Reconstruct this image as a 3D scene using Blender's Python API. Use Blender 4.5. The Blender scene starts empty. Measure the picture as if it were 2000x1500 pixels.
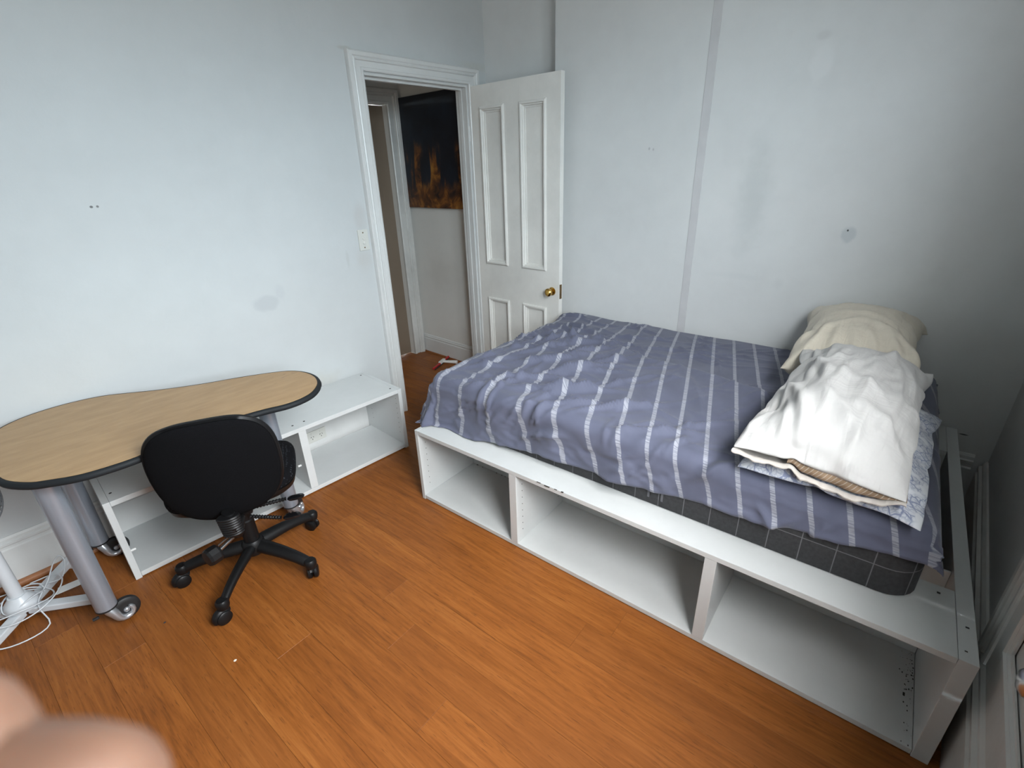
import bpy, bmesh, math, random
import numpy as np
from mathutils import Vector, Matrix
C = bpy.context.scene.collection
R = math.radians
scene = bpy.context.scene

# ------------------------------------------------------------------ camera, sky, daylight, exposure
cam_d = bpy.data.cameras.new('camera'); cam = bpy.data.objects.new('camera', cam_d); C.objects.link(cam)
cam_d.sensor_fit = 'HORIZONTAL'; cam_d.sensor_width = 36.0; cam_d.lens = 949.4/2000*36.0
cam_d.clip_start = 0.005
cR = Vector((0.6617238, -0.7491768, -0.0292521)); cU = Vector((0.3230840, 0.2497277, 0.9128268)); cF = Vector((0.6765638, 0.6134902, -0.4072978))
rotm = Matrix((cR, cU, -cF)).transposed().to_4x4()
cam.matrix_world = Matrix.Translation((-1.77395, -2.61987, 1.54082)) @ rotm
cam_d.dof.use_dof = True; cam_d.dof.focus_distance = 2.4; cam_d.dof.aperture_fstop = 9.5
scene.camera = cam

SKY = 54.0
world = bpy.data.worlds.new('overcast_sky'); scene.world = world; world.use_nodes = True
wt = world.node_tree; bg = wt.nodes['Background']
# an overcast sky: three times brighter overhead than at the horizon, over dull ground
wtc = wt.nodes.new('ShaderNodeTexCoord'); wsx = wt.nodes.new('ShaderNodeSeparateXYZ'); wt.links.new(wtc.outputs['Generated'], wsx.inputs[0])
wrp = wt.nodes.new('ShaderNodeValToRGB'); wmr = wt.nodes.new('ShaderNodeMapRange'); wmr.inputs['From Min'].default_value = -1.0
wt.links.new(wsx.outputs[2], wmr.inputs['Value']); wt.links.new(wmr.outputs[0], wrp.inputs[0])
for e_, (p_, c_) in zip([wrp.color_ramp.elements[0], wrp.color_ramp.elements[1], wrp.color_ramp.elements.new(.49), wrp.color_ramp.elements.new(.52)],
                        [(0, (.110, .120, .122)), (1, (.69, .86, .97)), (.49, (.125, .137, .139)), (.52, (.265, .33, .37))]):
    e_.position = p_; e_.color = (*c_, 1)
wt.links.new(wrp.outputs[0], bg.inputs['Color']); bg.inputs['Strength'].default_value = SKY
def area(name, loc, rot, sx, sy, power, col, portal=False):
    d = bpy.data.lights.new(name, 'AREA'); d.shape = 'RECTANGLE'; d.size = sx; d.size_y = sy
    d.energy = power; d.color = col
    if portal: d.cycles.is_portal = True
    o = bpy.data.objects.new(name, d); C.objects.link(o); o.location = loc; o.rotation_euler = rot
    return o
# overcast daylight comes in through the glazed doors (the portal only guides the sampling of the sky); an added fill lamp brightens the passage
area('window_portal', (-1.03, -3.12, 1.75), (R(90), 0, 0), 1.50, 1.55, 1, (1, 1, 1), True)
area('passage_fill', (-1.50, 0.50, 1.6), (R(90), 0, R(-90)), 0.5, 1.6, 1.6, (1.0, 0.90, 0.76))

vs = scene.view_settings
scene.display_settings.display_device = 'sRGB'
vs.view_transform = 'Standard'; vs.look = 'None'; vs.gamma = 1.0; vs.use_curve_mapping = False; vs.exposure = 0.50
try:
    scene.cycles.max_bounces = 8; scene.cycles.diffuse_bounces = 5; scene.cycles.use_denoising = True
    scene.cycles.sample_clamp_indirect = 4.0
except Exception:
    pass

# ------------------------------------------------------------------ material helpers
class NT:
    def __init__(self, name):
        self.m = bpy.data.materials.new(name); self.m.use_nodes = True
        self.t = self.m.node_tree; self.b = self.t.nodes['Principled BSDF']
    def n(self, typ, **kw):
        nd = self.t.nodes.new(typ)
        for k, val in kw.items():
            if k.startswith('_'): setattr(nd, k[1:], val)
            else:
                key = int(k[1:]) if k[0] == 'i' and k[1:].isdigit() else k
                nd.inputs[key].default_value = val
        return nd
    def l(self, a, b): self.t.links.new(a, b)
    def math(self, op, a, b=None, c=None, clamp=False):
        nd = self.t.nodes.new('ShaderNodeMath'); nd.operation = op; nd.use_clamp = clamp
        for i, x in enumerate((a, b, c)):
            if x is None: continue
            if isinstance(x, (int, float)): nd.inputs[i].default_value = x
            else: self.l(x, nd.inputs[i])
        return nd.outputs[0]
    def mix(self, fac, a, b, blend='MIX'):
        nd = self.t.nodes.new('ShaderNodeMix'); nd.data_type = 'RGBA'; nd.blend_type = blend
        for sock, x in ((nd.inputs[0], fac), (nd.inputs[6], a), (nd.inputs[7], b)):
            if isinstance(x, (int, float)): sock.default_value = x
            elif isinstance(x, tuple): sock.default_value = (*x, 1) if len(x) == 3 else x
            else: self.l(x, sock)
        return nd.outputs[2]
    def coord(self, kind='Object', scale=(1, 1, 1), loc=(0, 0, 0), rot=(0, 0, 0)):
        tc = self.t.nodes.new('ShaderNodeTexCoord'); mp = self.t.nodes.new('ShaderNodeMapping')
        mp.inputs['Scale'].default_value = scale; mp.inputs['Location'].default_value = loc; mp.inputs['Rotation'].default_value = rot
        self.l(tc.outputs[kind], mp.inputs[0]); return mp.outputs[0]
    def noise(self, vec, scale, detail=4, rough=.55, dist=0):
        nd = self.n('ShaderNodeTexNoise', Scale=scale, Detail=detail, Roughness=rough, Distortion=dist)
        self.l(vec, nd.inputs['Vector']); return nd.outputs[0]
    def ramp(self, fac, stops, interp='LINEAR'):
        nd = self.t.nodes.new('ShaderNodeValToRGB'); nd.color_ramp.interpolation = interp
        el = nd.color_ramp.elements
        while len(el) < len(stops): el.new(0.5)
        for e, (p, c) in zip(el, stops):
            e.position = p; e.color = (*c, 1) if len(c) == 3 else c
        self.l(fac, nd.inputs[0]); return nd.outputs[0]
    def step(self, x, lo, hi):
        nd = self.t.nodes.new('ShaderNodeMapRange'); nd.interpolation_type = 'SMOOTHSTEP'
        nd.inputs['From Min'].default_value = lo; nd.inputs['From Max'].default_value = hi
        self.l(x, nd.inputs['Value']); return nd.outputs[0]
    def bump(self, h, strength=.3, dist=.01):
        nd = self.n('ShaderNodeBump', Strength=strength, Distance=dist); self.l(h, nd.inputs['Height'])
        self.l(nd.outputs[0], self.b.inputs['Normal'])
    def col(self, c):
        if isinstance(c, tuple): self.b.inputs['Base Color'].default_value = (*c, 1)
        else: self.l(c, self.b.inputs['Base Color'])
    def set(self, rough=None, metal=None, **kw):
        if rough is not None: self.b.inputs['Roughness'].default_value = rough
        if metal is not None: self.b.inputs['Metallic'].default_value = metal
        for k, x in kw.items(): self.b.inputs[k.replace('_', ' ')].default_value = x

def simple(name, c, rough=.5, metal=0, var=.08, scale=8, bump=0, bscale=60, **kw):
    N = NT(name); v = N.coord()
    f = N.noise(v, scale)
    lo = tuple(max(0, x*(1-var)) for x in c); hi = tuple(min(1, x*(1+var)) for x in c)
    N.col(N.ramp(f, [(.3, lo), (.7, hi)])); N.set(rough, metal, **kw)
    if bump: N.bump(N.noise(v, bscale, 3), bump, .004)
    return N.m

def plaster(name, base, marks=(), mottling=.05, dirt=0.0):
    """painted plaster; marks = (centre, radii, colour, strength, softness): stains, scuffs and toned patches in object coordinates"""
    N = NT(name); v = N.coord()
    a = N.noise(v, 1.3, 5, .6); b = N.noise(v, 9, 4, .6)
    lo = tuple(x*(1-mottling) for x in base); hi = tuple(min(1, x*(1+mottling*.6)) for x in base)
    c = N.ramp(N.math('ADD', N.math('MULTIPLY', a, .7), N.math('MULTIPLY', b, .3)), [(.35, lo), (.65, hi)])
    wob = N.noise(v, 14, 3)
    for (cen, rad, colr, st, soft) in marks:
        mp = N.t.nodes.new('ShaderNodeVectorMath'); mp.operation = 'SUBTRACT'; N.l(v, mp.inputs[0]); mp.inputs[1].default_value = cen
        dv = N.t.nodes.new('ShaderNodeVectorMath'); dv.operation = 'DIVIDE'; N.l(mp.outputs[0], dv.inputs[0]); dv.inputs[1].default_value = rad
        ln = N.t.nodes.new('ShaderNodeVectorMath'); ln.operation = 'LENGTH'; N.l(dv.outputs[0], ln.inputs[0])
        d = N.math('ADD', ln.outputs['Value'], N.math('MULTIPLY', N.math('SUBTRACT', wob, .5), .9*min(1, soft*3)))
        m = N.math('MULTIPLY', N.math('SUBTRACT', 1.0, N.step(d, 1-soft, 1+soft*.3)), st)
        c = N.mix(m, c, colr)
    N.col(c); N.set(.62)
    h = N.noise(v, 26, 4, .6)
    N.bump(N.math('ADD', h, N.math('MULTIPLY', N.noise(v, 3.5, 3), 2.0)), .12, .006)
    return N.m

# ------------------------------------------------------------------ mesh helpers
def box(bm, x0, x1, y0, y1, z0, z1, M=None):
    vs_ = [bm.verts.new((x, y, z)) for x in (x0, x1) for y in (y0, y1) for z in (z0, z1)]
    for q in ((0, 1, 3, 2), (4, 6, 7, 5), (0, 4, 5, 1), (2, 3, 7, 6), (0, 2, 6, 4), (1, 5, 7, 3)):
        bm.faces.new([vs_[i] for i in q])
    if M is not None:
        for w in vs_: w.co = M @ w.co
    return vs_

def prism(bm, poly, z0, z1):
    lo = [bm.verts.new((x, y, z0)) for x, y in poly]; hi = [bm.verts.new((x, y, z1)) for x, y in poly]
    n = len(poly)
    bm.faces.new(lo[::-1]); bm.faces.new(hi)
    for i in range(n): bm.faces.new((lo[i], lo[(i+1) % n], hi[(i+1) % n], hi[i]))

def frames(pts, closed=False):
    pts = [Vector(p) for p in pts]; n = len(pts); T = []
    for i in range(n):
        a = pts[max(i-1, 0)] if not closed else pts[i-1]; b = pts[min(i+1, n-1)] if not closed else pts[(i+1) % n]
        T.append((b-a).normalized())
    u = T[0].orthogonal().normalized(); out = []
    for t in T:
        u = (u - t*u.dot(t)).normalized(); out.append((u, t.cross(u)))
    return pts, out

def tube(bm, pts, r, seg=10, cap=True, closed=False, flat=1.0):
    pts, fr = frames(pts, closed); rings = []
    for i, (p, (u, w)) in enumerate(zip(pts, fr)):
        rr = r[i] if isinstance(r, (list, tuple)) else r
        rings.append([bm.verts.new(p + u*(rr*math.cos(2*math.pi*k/seg)) + w*(rr*flat*math.sin(2*math.pi*k/seg))) for k in range(seg)])
    m = len(rings)
    for i in range(m if closed else m-1):
        A, B = rings[i], rings[(i+1) % m]
        for k in range(seg): bm.faces.new((A[k], A[(k+1) % seg], B[(k+1) % seg], B[k]))
    if cap and not closed:
        bm.faces.new(rings[0][::-1]); bm.faces.new(rings[-1])

def cyl(bm, p0, p1, r0, r1=None, seg=20): tube(bm, [p0, p1], [r0, r0 if r1 is None else r1], seg)

def lathe(bm, prof, origin=(0, 0, 0), axis=(0, 0, 1), seg=24):
    ax = Vector(axis).normalized(); u = ax.orthogonal().normalized(); w = ax.cross(u); o = Vector(origin); rings = []
    for (r, h) in prof:
        if r < 1e-6: rings.append([bm.verts.new(o+ax*h)])
        else: rings.append([bm.verts.new(o + ax*h + u*(r*math.cos(2*math.pi*k/seg)) + w*(r*math.sin(2*math.pi*k/seg))) for k in range(seg)])
    for A, B in zip(rings, rings[1:]):
        if len(A) == 1 and len(B) == 1: continue
        for k in range(seg):
            k2 = (k+1) % seg
            if len(A) == 1: bm.faces.new((A[0], B[k2], B[k]))
            elif len(B) == 1: bm.faces.new((A[k], A[k2], B[0]))
            else: bm.faces.new((A[k], A[k2], B[k2], B[k]))
    for Rg, rev in ((rings[0], True), (rings[-1], False)):
        if len(Rg) > 2: bm.faces.new(Rg[::-1] if rev else Rg)

def mitre(bm, prof, path, normal_side, closed=False):
    """sweep a 2-D profile (across, out) along a planar path lying in the plane given by (ex, ez); out = plane normal"""
    ex, ez, no, org = normal_side
    P = [Vector((a, b)) for a, b in path]; rings = []
    n = len(P)
    for i in range(n):
        if closed: d0 = (P[i]-P[i-1]).normalized(); d1 = (P[(i+1) % n]-P[i]).normalized()
        else:
            d0 = (P[i]-P[i-1]).normalized() if i else (P[1]-P[0]).normalized()
            d1 = (P[i+1]-P[i]).normalized() if i < n-1 else d0
        n0 = Vector((-d0.y, d0.x)); n1 = Vector((-d1.y, d1.x)); m = (n0+n1); m = m/m.dot(n0)
        rings.append([bm.verts.new(org + ex*(P[i].x+m.x*a) + ez*(P[i].y+m.y*a) + no*o) for a, o in prof])
    L = len(prof)
    for i in range(n if closed else n-1):
        A, B = rings[i], rings[(i+1) % n]
        for k in range(L): bm.faces.new((A[k], A[(k+1) % L], B[(k+1) % L], B[k]))
    if not closed:
        bm.faces.new(rings[0][::-1]); bm.faces.new(rings[-1])

def obj(name, bm, mat, parent=None, smooth=None, bevel=0, loc=None, rotz=None, sub=0):
    bmesh.ops.recalc_face_normals(bm, faces=bm.faces[:])
    me = bpy.data.meshes.new(name); bm.to_mesh(me); bm.free()
    if smooth is not None:
        me.polygons.foreach_set('use_smooth', [True]*len(me.polygons))
        me.set_sharp_from_angle(angle=R(smooth))
    o = bpy.data.objects.new(name, me); C.objects.link(o)
    for m in (mat if isinstance(mat, (list, tuple)) else [mat]): me.materials.append(m)
    if parent is not None: o.parent = parent
    if loc is not None: o.location = loc
    if rotz is not None: o.rotation_euler = (0, 0, rotz)
    if bevel:
        b = o.modifiers.new('bevel', 'BEVEL'); b.width = bevel; b.segments = 2; b.limit_method = 'ANGLE'; b.angle_limit = R(40)
    if sub:
        s = o.modifiers.new('subdivision', 'SUBSURF'); s.levels = sub; s.render_levels = sub
    return o
def nb(): return bmesh.new()
def bxo(name, mat, parent, *dims, bevel=.0015, M=None):
    bm = nb(); box(bm, *dims, M=M); return obj(name, bm, mat, parent, bevel=bevel)
def thing(name, label, cat, loc=(0, 0, 0), rotz=0, group=None):
    o = bpy.data.objects.new(name, None); C.objects.link(o); o.empty_display_size = .1
    o.location = loc; o.rotation_euler = (0, 0, rotz); o['label'] = label; o['category'] = cat
    if group: o['group'] = group
    return o
def tag(o, label, cat, group=None):
    o['label'] = label; o['category'] = cat
    if group: o['group'] = group
    return o
def struct(o): o['kind'] = 'structure'; return o
def sempty(name, loc=(0, 0, 0), rotz=0):
    o = bpy.data.objects.new(name, None); C.objects.link(o); o.location = loc; o.rotation_euler = (0, 0, rotz); o.empty_display_size = .1
    return struct(o)
def smooth01(t): t = np.clip(t, 0, 1); return t*t*(3-2*t)

# ------------------------------------------------------------------ frames of reference
BA = 0.0616                      # the bed stands 3.5 degrees askew to the door wall; so does the long wall behind it
SR = -0.0219                     # the low shelving unit
def rot2(a, x, y): return (math.cos(a)*x - math.sin(a)*y, math.sin(a)*x + math.cos(a)*y)
def bw(x, y): return rot2(BA, x, y)

# ------------------------------------------------------------------ materials
WALLC = (.535, .555, .558)
M_wall_a = plaster('plaster_door_wall', WALLC, marks=[
    ((-.77, 0, .93), (.075, .3, .045), (.42, .44, .455), .5, .35), ((-.69, 0, .97), (.03, .3, .05), (.47, .49, .51), .4, .5),
    ((-1.345, 0, 1.445), (.006, .3, .005), (.10, .10, .10), .9, .4), ((-1.325, 0, 1.445), (.005, .3, .005), (.14, .14, .14), .9, .4),
    ((-.265, 0, 1.08), (.012, .3, .06), (.45, .46, .45), .5, .6), ((-.145, 0, 1.30), (.05, .3, .09), (.47, .46, .45), .5, .7),
    ((-.155, 0, 1.06), (.06, .3, .07), (.48, .465, .44), .4, .7), ((.86, 0, 2.14), (.16, .3, .03), (.52, .51, .46), .45, .7),
    ((-.09, 0, 2.128), (.05, .3, .012), (.40, .39, .35), .5, .6), ((-1.45, 0, .42), (.25, .3, .12), (.42, .38, .33), .45, .8),  # second mark: wide browner patch low on the wall under the desk
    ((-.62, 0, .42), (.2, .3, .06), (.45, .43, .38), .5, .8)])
M_wall_b = plaster('plaster_long_wall', (.645, .655, .65), marks=[
    ((1.0, -2.236, 1.215), (.4, .033, .042), (.42, .46, .48), .55, .35), ((1.0, -2.232, 1.232), (.4, .005, .006), (.02, .02, .02), .95, .4),
    ((1.0, -1.995, 1.91), (.4, .05, .085), (.70, .71, .71), .5, .4), ((1.0, -1.98, 2.01), (.4, .03, .02), (.5, .5, .5), .35, .6),
    ((.9, -1.245, 1.61), (.4, .006, .008), (.35, .35, .36), .6, .6), ((.9, -1.268, 1.605), (.4, .006, .008), (.35, .35, .36), .6, .6),
    ((.95, -1.81, 1.37), (.4, .09, .32), (.48, .505, .50), .5, .95), ((.9, -1.36, 1.9), (.4, .04, .14), (.58, .60, .61), .3, .9),  # tall soft greyer band, then a fainter one higher up
    ((.95, -1.78, .98), (.4, .15, .02), (.56, .58, .58), .35, .8), ((1.0, -1.99, .96), (.4, .03, .035), (.5, .52, .52), .25, .7),
    ((1.0, -2.86, .37), (.4, .02, .004), (.05, .05, .05), .9, .5)], mottling=.06)
M_wall_c = plaster('plaster_side_wall', (.50, .50, .49), marks=[])
M_hall = plaster('plaster_passage', (.66, .65, .62), marks=[((.88, .52, .75), (.3, .22, .16), (.5, .48, .44), .3, .9)])
M_ceil = simple('ceiling_white', (.70, .73, .73), .7, var=.03)
def painted(name, c, grime=.5, gs=3.0):
    N = NT(name); v = N.coord()
    g = N.noise(v, gs, 6, .65); s = N.noise(N.coord(scale=(1, 1, .12)), 34, 3)
    cc = N.ramp(g, [(.3, tuple(x*(1-.22*grime) for x in c)), (.62, c)])
    cc = N.mix(N.math('MULTIPLY', N.step(s, .62, .8), .15*grime), cc, (.52, .48, .38)); N.col(cc); N.set(.34)
    N.bump(N.math('ADD', N.noise(N.coord(scale=(1, 1, .25)), 40, 3), N.math('MULTIPLY', N.noise(v, 7, 3), 1.5)), .16, .003)
    return N.m
M_door = painted('old_white_gloss', (.80, .785, .745), .6)
M_trim = painted('trim_white_gloss', (.66, .665, .655), .45)
M_trim2 = painted('grey_white_gloss', (.56, .555, .53), 1.0)
M_hdoor = painted('beige_door_paint', (.19, .145, .105), .5)
M_strip = simple('bare_plaster_strip', (.56, .555, .56), .6, var=.05)

def laminate(name, c=(.56, .575, .57), wear=.5):
    N = NT(name); v = N.coord()
    g = N.noise(v, 2.2, 6, .7); sp = N.noise(v, 150, 2, .5)
    cc = N.ramp(g, [(.28, tuple(x*.90 for x in c)), (.6, c)])
    m = N.math('MULTIPLY', N.step(sp, .77, .80), N.step(N.noise(v, 9, 3), .56, .66))
    cc = N.mix(N.math('MULTIPLY', m, wear), cc, (.16, .12, .08))
    N.col(cc); N.set(.36); N.bump(N.noise(v, 300, 2), .04, .001); return N.m
M_lam = laminate('white_melamine'); M_lam_s = laminate('white_melamine_shelf', (.62, .64, .64), .35)
M_hole = simple('dark_hole', (.03, .028, .025), .8)

def bamboo():
    N = NT('bamboo_plank'); oi = N.t.nodes.new('ShaderNodeObjectInfo')
    tc = N.t.nodes.new('ShaderNodeTexCoord'); sc_ = N.t.nodes.new('ShaderNodeVectorMath'); sc_.operation = 'ADD'
    cb = N.t.nodes.new('ShaderNodeCombineXYZ'); N.l(N.math('MULTIPLY', oi.outputs['Random'], 37.0), cb.inputs[0]); N.l(N.math('MULTIPLY', oi.outputs['Random'], 91.0), cb.inputs[1])
    N.l(tc.outputs['Object'], sc_.inputs[0]); N.l(cb.outputs[0], sc_.inputs[1])
    def mp(s):
        m = N.t.nodes.new('ShaderNodeMapping'); m.inputs['Scale'].default_value = s; N.l(sc_.outputs[0], m.inputs[0]); return m.outputs[0]
    f = N.noise(mp((95, 5.5, 1)), 1.0, 5, .65, .6); g = N.noise(mp((26, 1.5, 1)), 1.0, 4, .6, .4); big = N.noise(mp((3, .7, 1)), 1.0, 3)
    fine = N.noise(mp((260, 16, 1)), 1.0, 2, .6)
    x = N.math('ADD', N.math('MULTIPLY', f, .5), N.math('ADD', N.math('MULTIPLY', g, .35), N.math('MULTIPLY', big, .25)))
    c = N.ramp(x, [(.36, (.105, .033, .008)), (.50, (.215, .068, .0125)), (.60, (.275, .092, .018)), (.74, (.36, .135, .031))])
    c = N.mix(N.math('MULTIPLY', N.step(fine, .58, .72), .72), c, (.095, .028, .007))
    c = N.mix(N.math('MULTIPLY', oi.outputs['Random'], .42), c, (.165, .053, .012))
    N.col(c); N.set(.38, Specular_IOR_Level=.28); N.l(N.math('ADD', .34, N.math('MULTIPLY', g, .25)), N.b.inputs['Roughness'])
    N.bump(N.math('ADD', f, fine), .10, .002); return N.m
M_bamboo = bamboo()
M_sub = simple('subfloor_dark', (.05, .02, .008), .9)
M_quad = simple('timber_quad', (.33, .14, .06), .45, var=.25, scale=20)
# ------------------------------------------------------------------ floor of individual planks
def clip_poly(poly, clip):
    out = poly
    n = len(clip)
    for i in range(n):
        a, b = clip[i], clip[(i+1) % n]; src = out; out = []
        inside = lambda p: (b[0]-a[0])*(p[1]-a[1]) - (b[1]-a[1])*(p[0]-a[0]) >= -1e-9
        for j in range(len(src)):
            p, q = src[j], src[(j+1) % len(src)]
            ip, iq = inside(p), inside(q)
            if ip: out.append(p)
            if ip != iq:
                d1 = (b[0]-a[0])*(p[1]-a[1]) - (b[1]-a[1])*(p[0]-a[0]); d2 = (b[0]-a[0])*(q[1]-a[1]) - (b[1]-a[1])*(q[0]-a[0])
                t = d1/(d1-d2); out.append((p[0]+(q[0]-p[0])*t, p[1]+(q[1]-p[1])*t))
        if len(out) < 3: return []
    return out
bm = nb(); box(bm, -3.4, 1.2, -3.1, 1.0, -.06, -.0165)
floor = struct(obj('floor', bm, M_sub))
room_poly = [(-3.3, -2.98), (1.03, -2.98), (.99, .0), (-3.3, .0)]
hall_poly = [(-1.6, .0), (.90, .0), (.90, 1.0), (-1.6, 1.0)]
rng = random.Random(11); PW = .128
starts = {}
for row in range(-27, 10):
    x0 = -.014 + row*PW; off = rng.uniform(0, 1.85)
    if row == -16: off = -.358 % 1.85          # butt joints the photo shows
    if row == -15: off = -.66 % 1.85
    if row == -9: off = -1.206 % 1.85
    if row == -6: off = -2.0 % 1.85
    for k in range(-3, 3):
        y0 = k*1.85 + off
        for clipper in (room_poly, hall_poly):
            g = .0002
            rect = [bw(x0+g, y0+g), bw(x0+PW-g, y0+g), bw(x0+PW-g, y0+1.85-g), bw(x0+g, y0+1.85-g)]
            p = clip_poly(rect, clipper)
            if len(p) < 3: continue
            cx = sum(a for a, b in p)/len(p); cy = sum(b for a, b in p)/len(p)
            pl = [rot2(-BA, a-cx, b-cy) for a, b in p]
            if max(a for a, b in pl)-min(a for a, b in pl) < .01 or max(b for a, b in pl)-min(b for a, b in pl) < .02: continue
            bm = nb(); z1 = rng.uniform(-.0003, 0)
            e = .0007; n = len(pl)
            mx = sum(a for a, b in pl)/n; my = sum(b for a, b in pl)/n
            def ins(a, b): return (a - math.copysign(min(e, abs(a-mx)), a-mx), b - math.copysign(min(e, abs(b-my)), b-my))
            lo = [bm.verts.new((a, b, -.016)) for a, b in pl]; md = [bm.verts.new((a, b, z1-.0006)) for a, b in pl]
            hi = [bm.verts.new((*ins(a, b), z1)) for a, b in pl]
            bm.faces.new(hi)
            for i in range(n):
                j = (i+1) % n
                bm.faces.new((lo[i], lo[j], md[j], md[i])); bm.faces.new((md[i], md[j], hi[j], hi[i]))
            o = obj('plank', bm, M_bamboo, floor, loc=(cx, cy, 0), rotz=BA)

# ------------------------------------------------------------------ room shell
CZ = 2.95; DX = .771; DH = 2.03; WT = .10
def boxes(name, mat, dims, parent=None, bevel=0):
    bm = nb()
    for d in dims: box(bm, *d)
    return obj(name, bm, mat, parent, bevel=bevel)
struct(boxes('wall_back', M_wall_a, [(-3.45, 0, 0, WT, 0, CZ), (DX, 1.2, 0, WT, 0, CZ), (0, DX, 0, WT, DH, CZ)]))
wb = nb()
p0 = (.948, .0); p1 = (.986, -.600); p2 = bw(.83, -.688); p3 = bw(.83, -3.1)
prism(wb, [p0, (1.35, 0), (1.35, -3.1), p3, p2, (p2[0]+.118, p2[1]+.006)], 0, CZ)
struct(obj('wall_right', wb, M_wall_b))
YC = -2.972
CUX0, CUX1, CUZ0, CUZ1 = -1.78, -.28, .272, 2.52          # french doors in the near side wall, over a raised sill
struct(boxes('wall_front', M_wall_c, [(-3.45, CUX0, YC-.14, YC, 0, CZ), (CUX1, 1.12, YC-.14, YC, 0, CZ), (CUX0, CUX1, YC-.14, YC, 0, CUZ0), (CUX0, CUX1, YC-.14, YC, CUZ1, CZ)]))
struct(boxes('wall_left', M_wall_c, [(-3.45, -3.31, YC-.14, 0, 0, CZ)]))
struct(boxes('ceiling', M_ceil, [(-3.45, 1.35, -3.12, WT, CZ, CZ+.1)]))
# the passage beyond the door
HX = .882; HY = .872
struct(boxes('wall_passage_right', M_hall, [(HX, 1.2, WT, 1.2, 0, CZ)]))
struct(boxes('wall_passage_back', M_hall, [(-1.6, -.02, HY, 1.0, 0, CZ), (.755, HX, HY, 1.0, 0, CZ), (-.02, .755, HY, 1.0, 2.0, CZ)]))
struct(boxes('wall_passage_left', M_hall, [(-1.74, -1.6, WT, 1.0, 0, CZ)]))
struct(boxes('ceiling_passage', M_ceil, [(-1.74, 1.2, WT, 1.2, CZ, CZ+.1)]))

NG = NT('window_glass'); NG.set(.02)
tr = NG.n('ShaderNodeBsdfTransparent'); mx = NG.n('ShaderNodeMixShader'); mx.inputs[0].default_value = .9
NG.set(.05); NG.b.inputs['Base Color'].default_value = (.9, .95, 1, 1)
NG.l(NG.b.outputs[0], mx.inputs[1]); NG.l(tr.outputs[0], mx.inputs[2]); NG.l(mx.outputs[0], NG.t.nodes['Material Output'].inputs[0]); M_glass = NG.m

# skirting boards: (height, out) profile
def skirt(name, a, b, n, h=.22, t=.02, mat=None, z0=0, quad=False):
    a = Vector((*a, 0)); b = Vector((*b, 0)); n = Vector((*n, 0)).normalized(); d = (b-a).normalized(); bm = nb()
    prof = [(0, 0), (0, t), (h*.76, t), (h*.785, t*.72), (h*.83, t*.72), (h*.85, t*.92), (h*.89, t*.92), (h*.91, t*.55), (h*.96, t*.55), (h, t*.25), (h, 0)]
    r0 = [bm.verts.new(a + n*o + Vector((0, 0, z0+z))) for z, o in prof]; r1 = [bm.verts.new(b + n*o + Vector((0, 0, z0+z))) for z, o in prof]
    L = len(prof)
    for k in range(L): bm.faces.new((r0[k], r0[(k+1) % L], r1[(k+1) % L], r1[k]))
    bm.faces.new(r0); bm.faces.new(r1[::-1])
    o = struct(obj(name, bm, mat or M_trim))
    return o
skirt('baseboard_back', (-3.31, 0), (-.09, 0), (0, -1))
bm = nb(); tube(bm, [(-3.31, -.028, .006), (-1.72, -.028, .006)], .017, 8)
struct(obj('trim_6', bm, M_quad, smooth=60))
skirt('baseboard_right', bw(.83, -.70), bw(.83, -2.98), bw(-1, 0), .285)
skirt('baseboard_front', (-3.31, YC), (1.0, YC), (0, 1), .27, .028, M_trim2)
skirt('baseboard_passage_right', (HX, WT), (HX, HY), (-1, 0), .155, .018, z0=.012)
bm = nb(); box(bm, HX-.016, HX, WT, HY, 0, .012); struct(obj('trim_7', bm, M_quad))

# architrave around the open doorway
AP = [(0, 0), (0, .018), (.006, .022), (.014, .022), (.018, .016), (.046, .016), (.050, .024), (.056, .027), (.062, .024), (.068, .030), (.084, .032), (.090, .026), (.094, .012), (.094, 0)]
def architrave(name, pts, org, ex, no, mat, sc=1.0):
    bm = nb(); mitre(bm, [(a*sc, b*sc) for a, b in AP], pts, (Vector(ex), Vector((0, 0, 1)), Vector(no), Vector(org)))
    return struct(obj(name, bm, mat, smooth=25))
architrave('trim_1', [(-.004, 0), (-.004, DH+.004), (DX+.004, DH+.004), (DX+.004, 0)], (0, 0, 0), (1, 0, 0), (0, -1, 0), M_trim, .98)
bm = nb()
box(bm, 0, .010, .0, WT, 0, DH); box(bm, DX-.008, DX, .0, WT, 0, DH); box(bm, .010, DX-.008, 0, WT, DH-.012, DH)
box(bm, .010, .020, .04, .07, 0, DH-.012); box(bm, DX-.014, DX-.008, .04, .07, 0, DH-.012); box(bm, .02, DX-.014, .04, .07, DH-.026, DH-.012)
struct(obj('trim_2', bm, M_trim, bevel=.0015))
# architrave of the passage door in the corner, and its door
architrave('trim_3', [(-.02, 0), (-.02, 2.0), (.755, 2.0), (.755, 0)], (0, HY, 0), (1, 0, 0), (0, -1, 0), M_trim2, 1.15)
d2 = sempty('door_2')
bxo('leaf', M_hdoor, d2, -.02, .755, HY+.045, HY+.08, .005, 1.995)
for zz0, zz1 in ((.25, .80), (1.0, 1.85)):
    for xx0, xx1 in ((.08, .32), (.42, .66)): bxo('panel', M_hdoor, d2, xx0, xx1, HY+.040, HY+.045, zz0, zz1)

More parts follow.
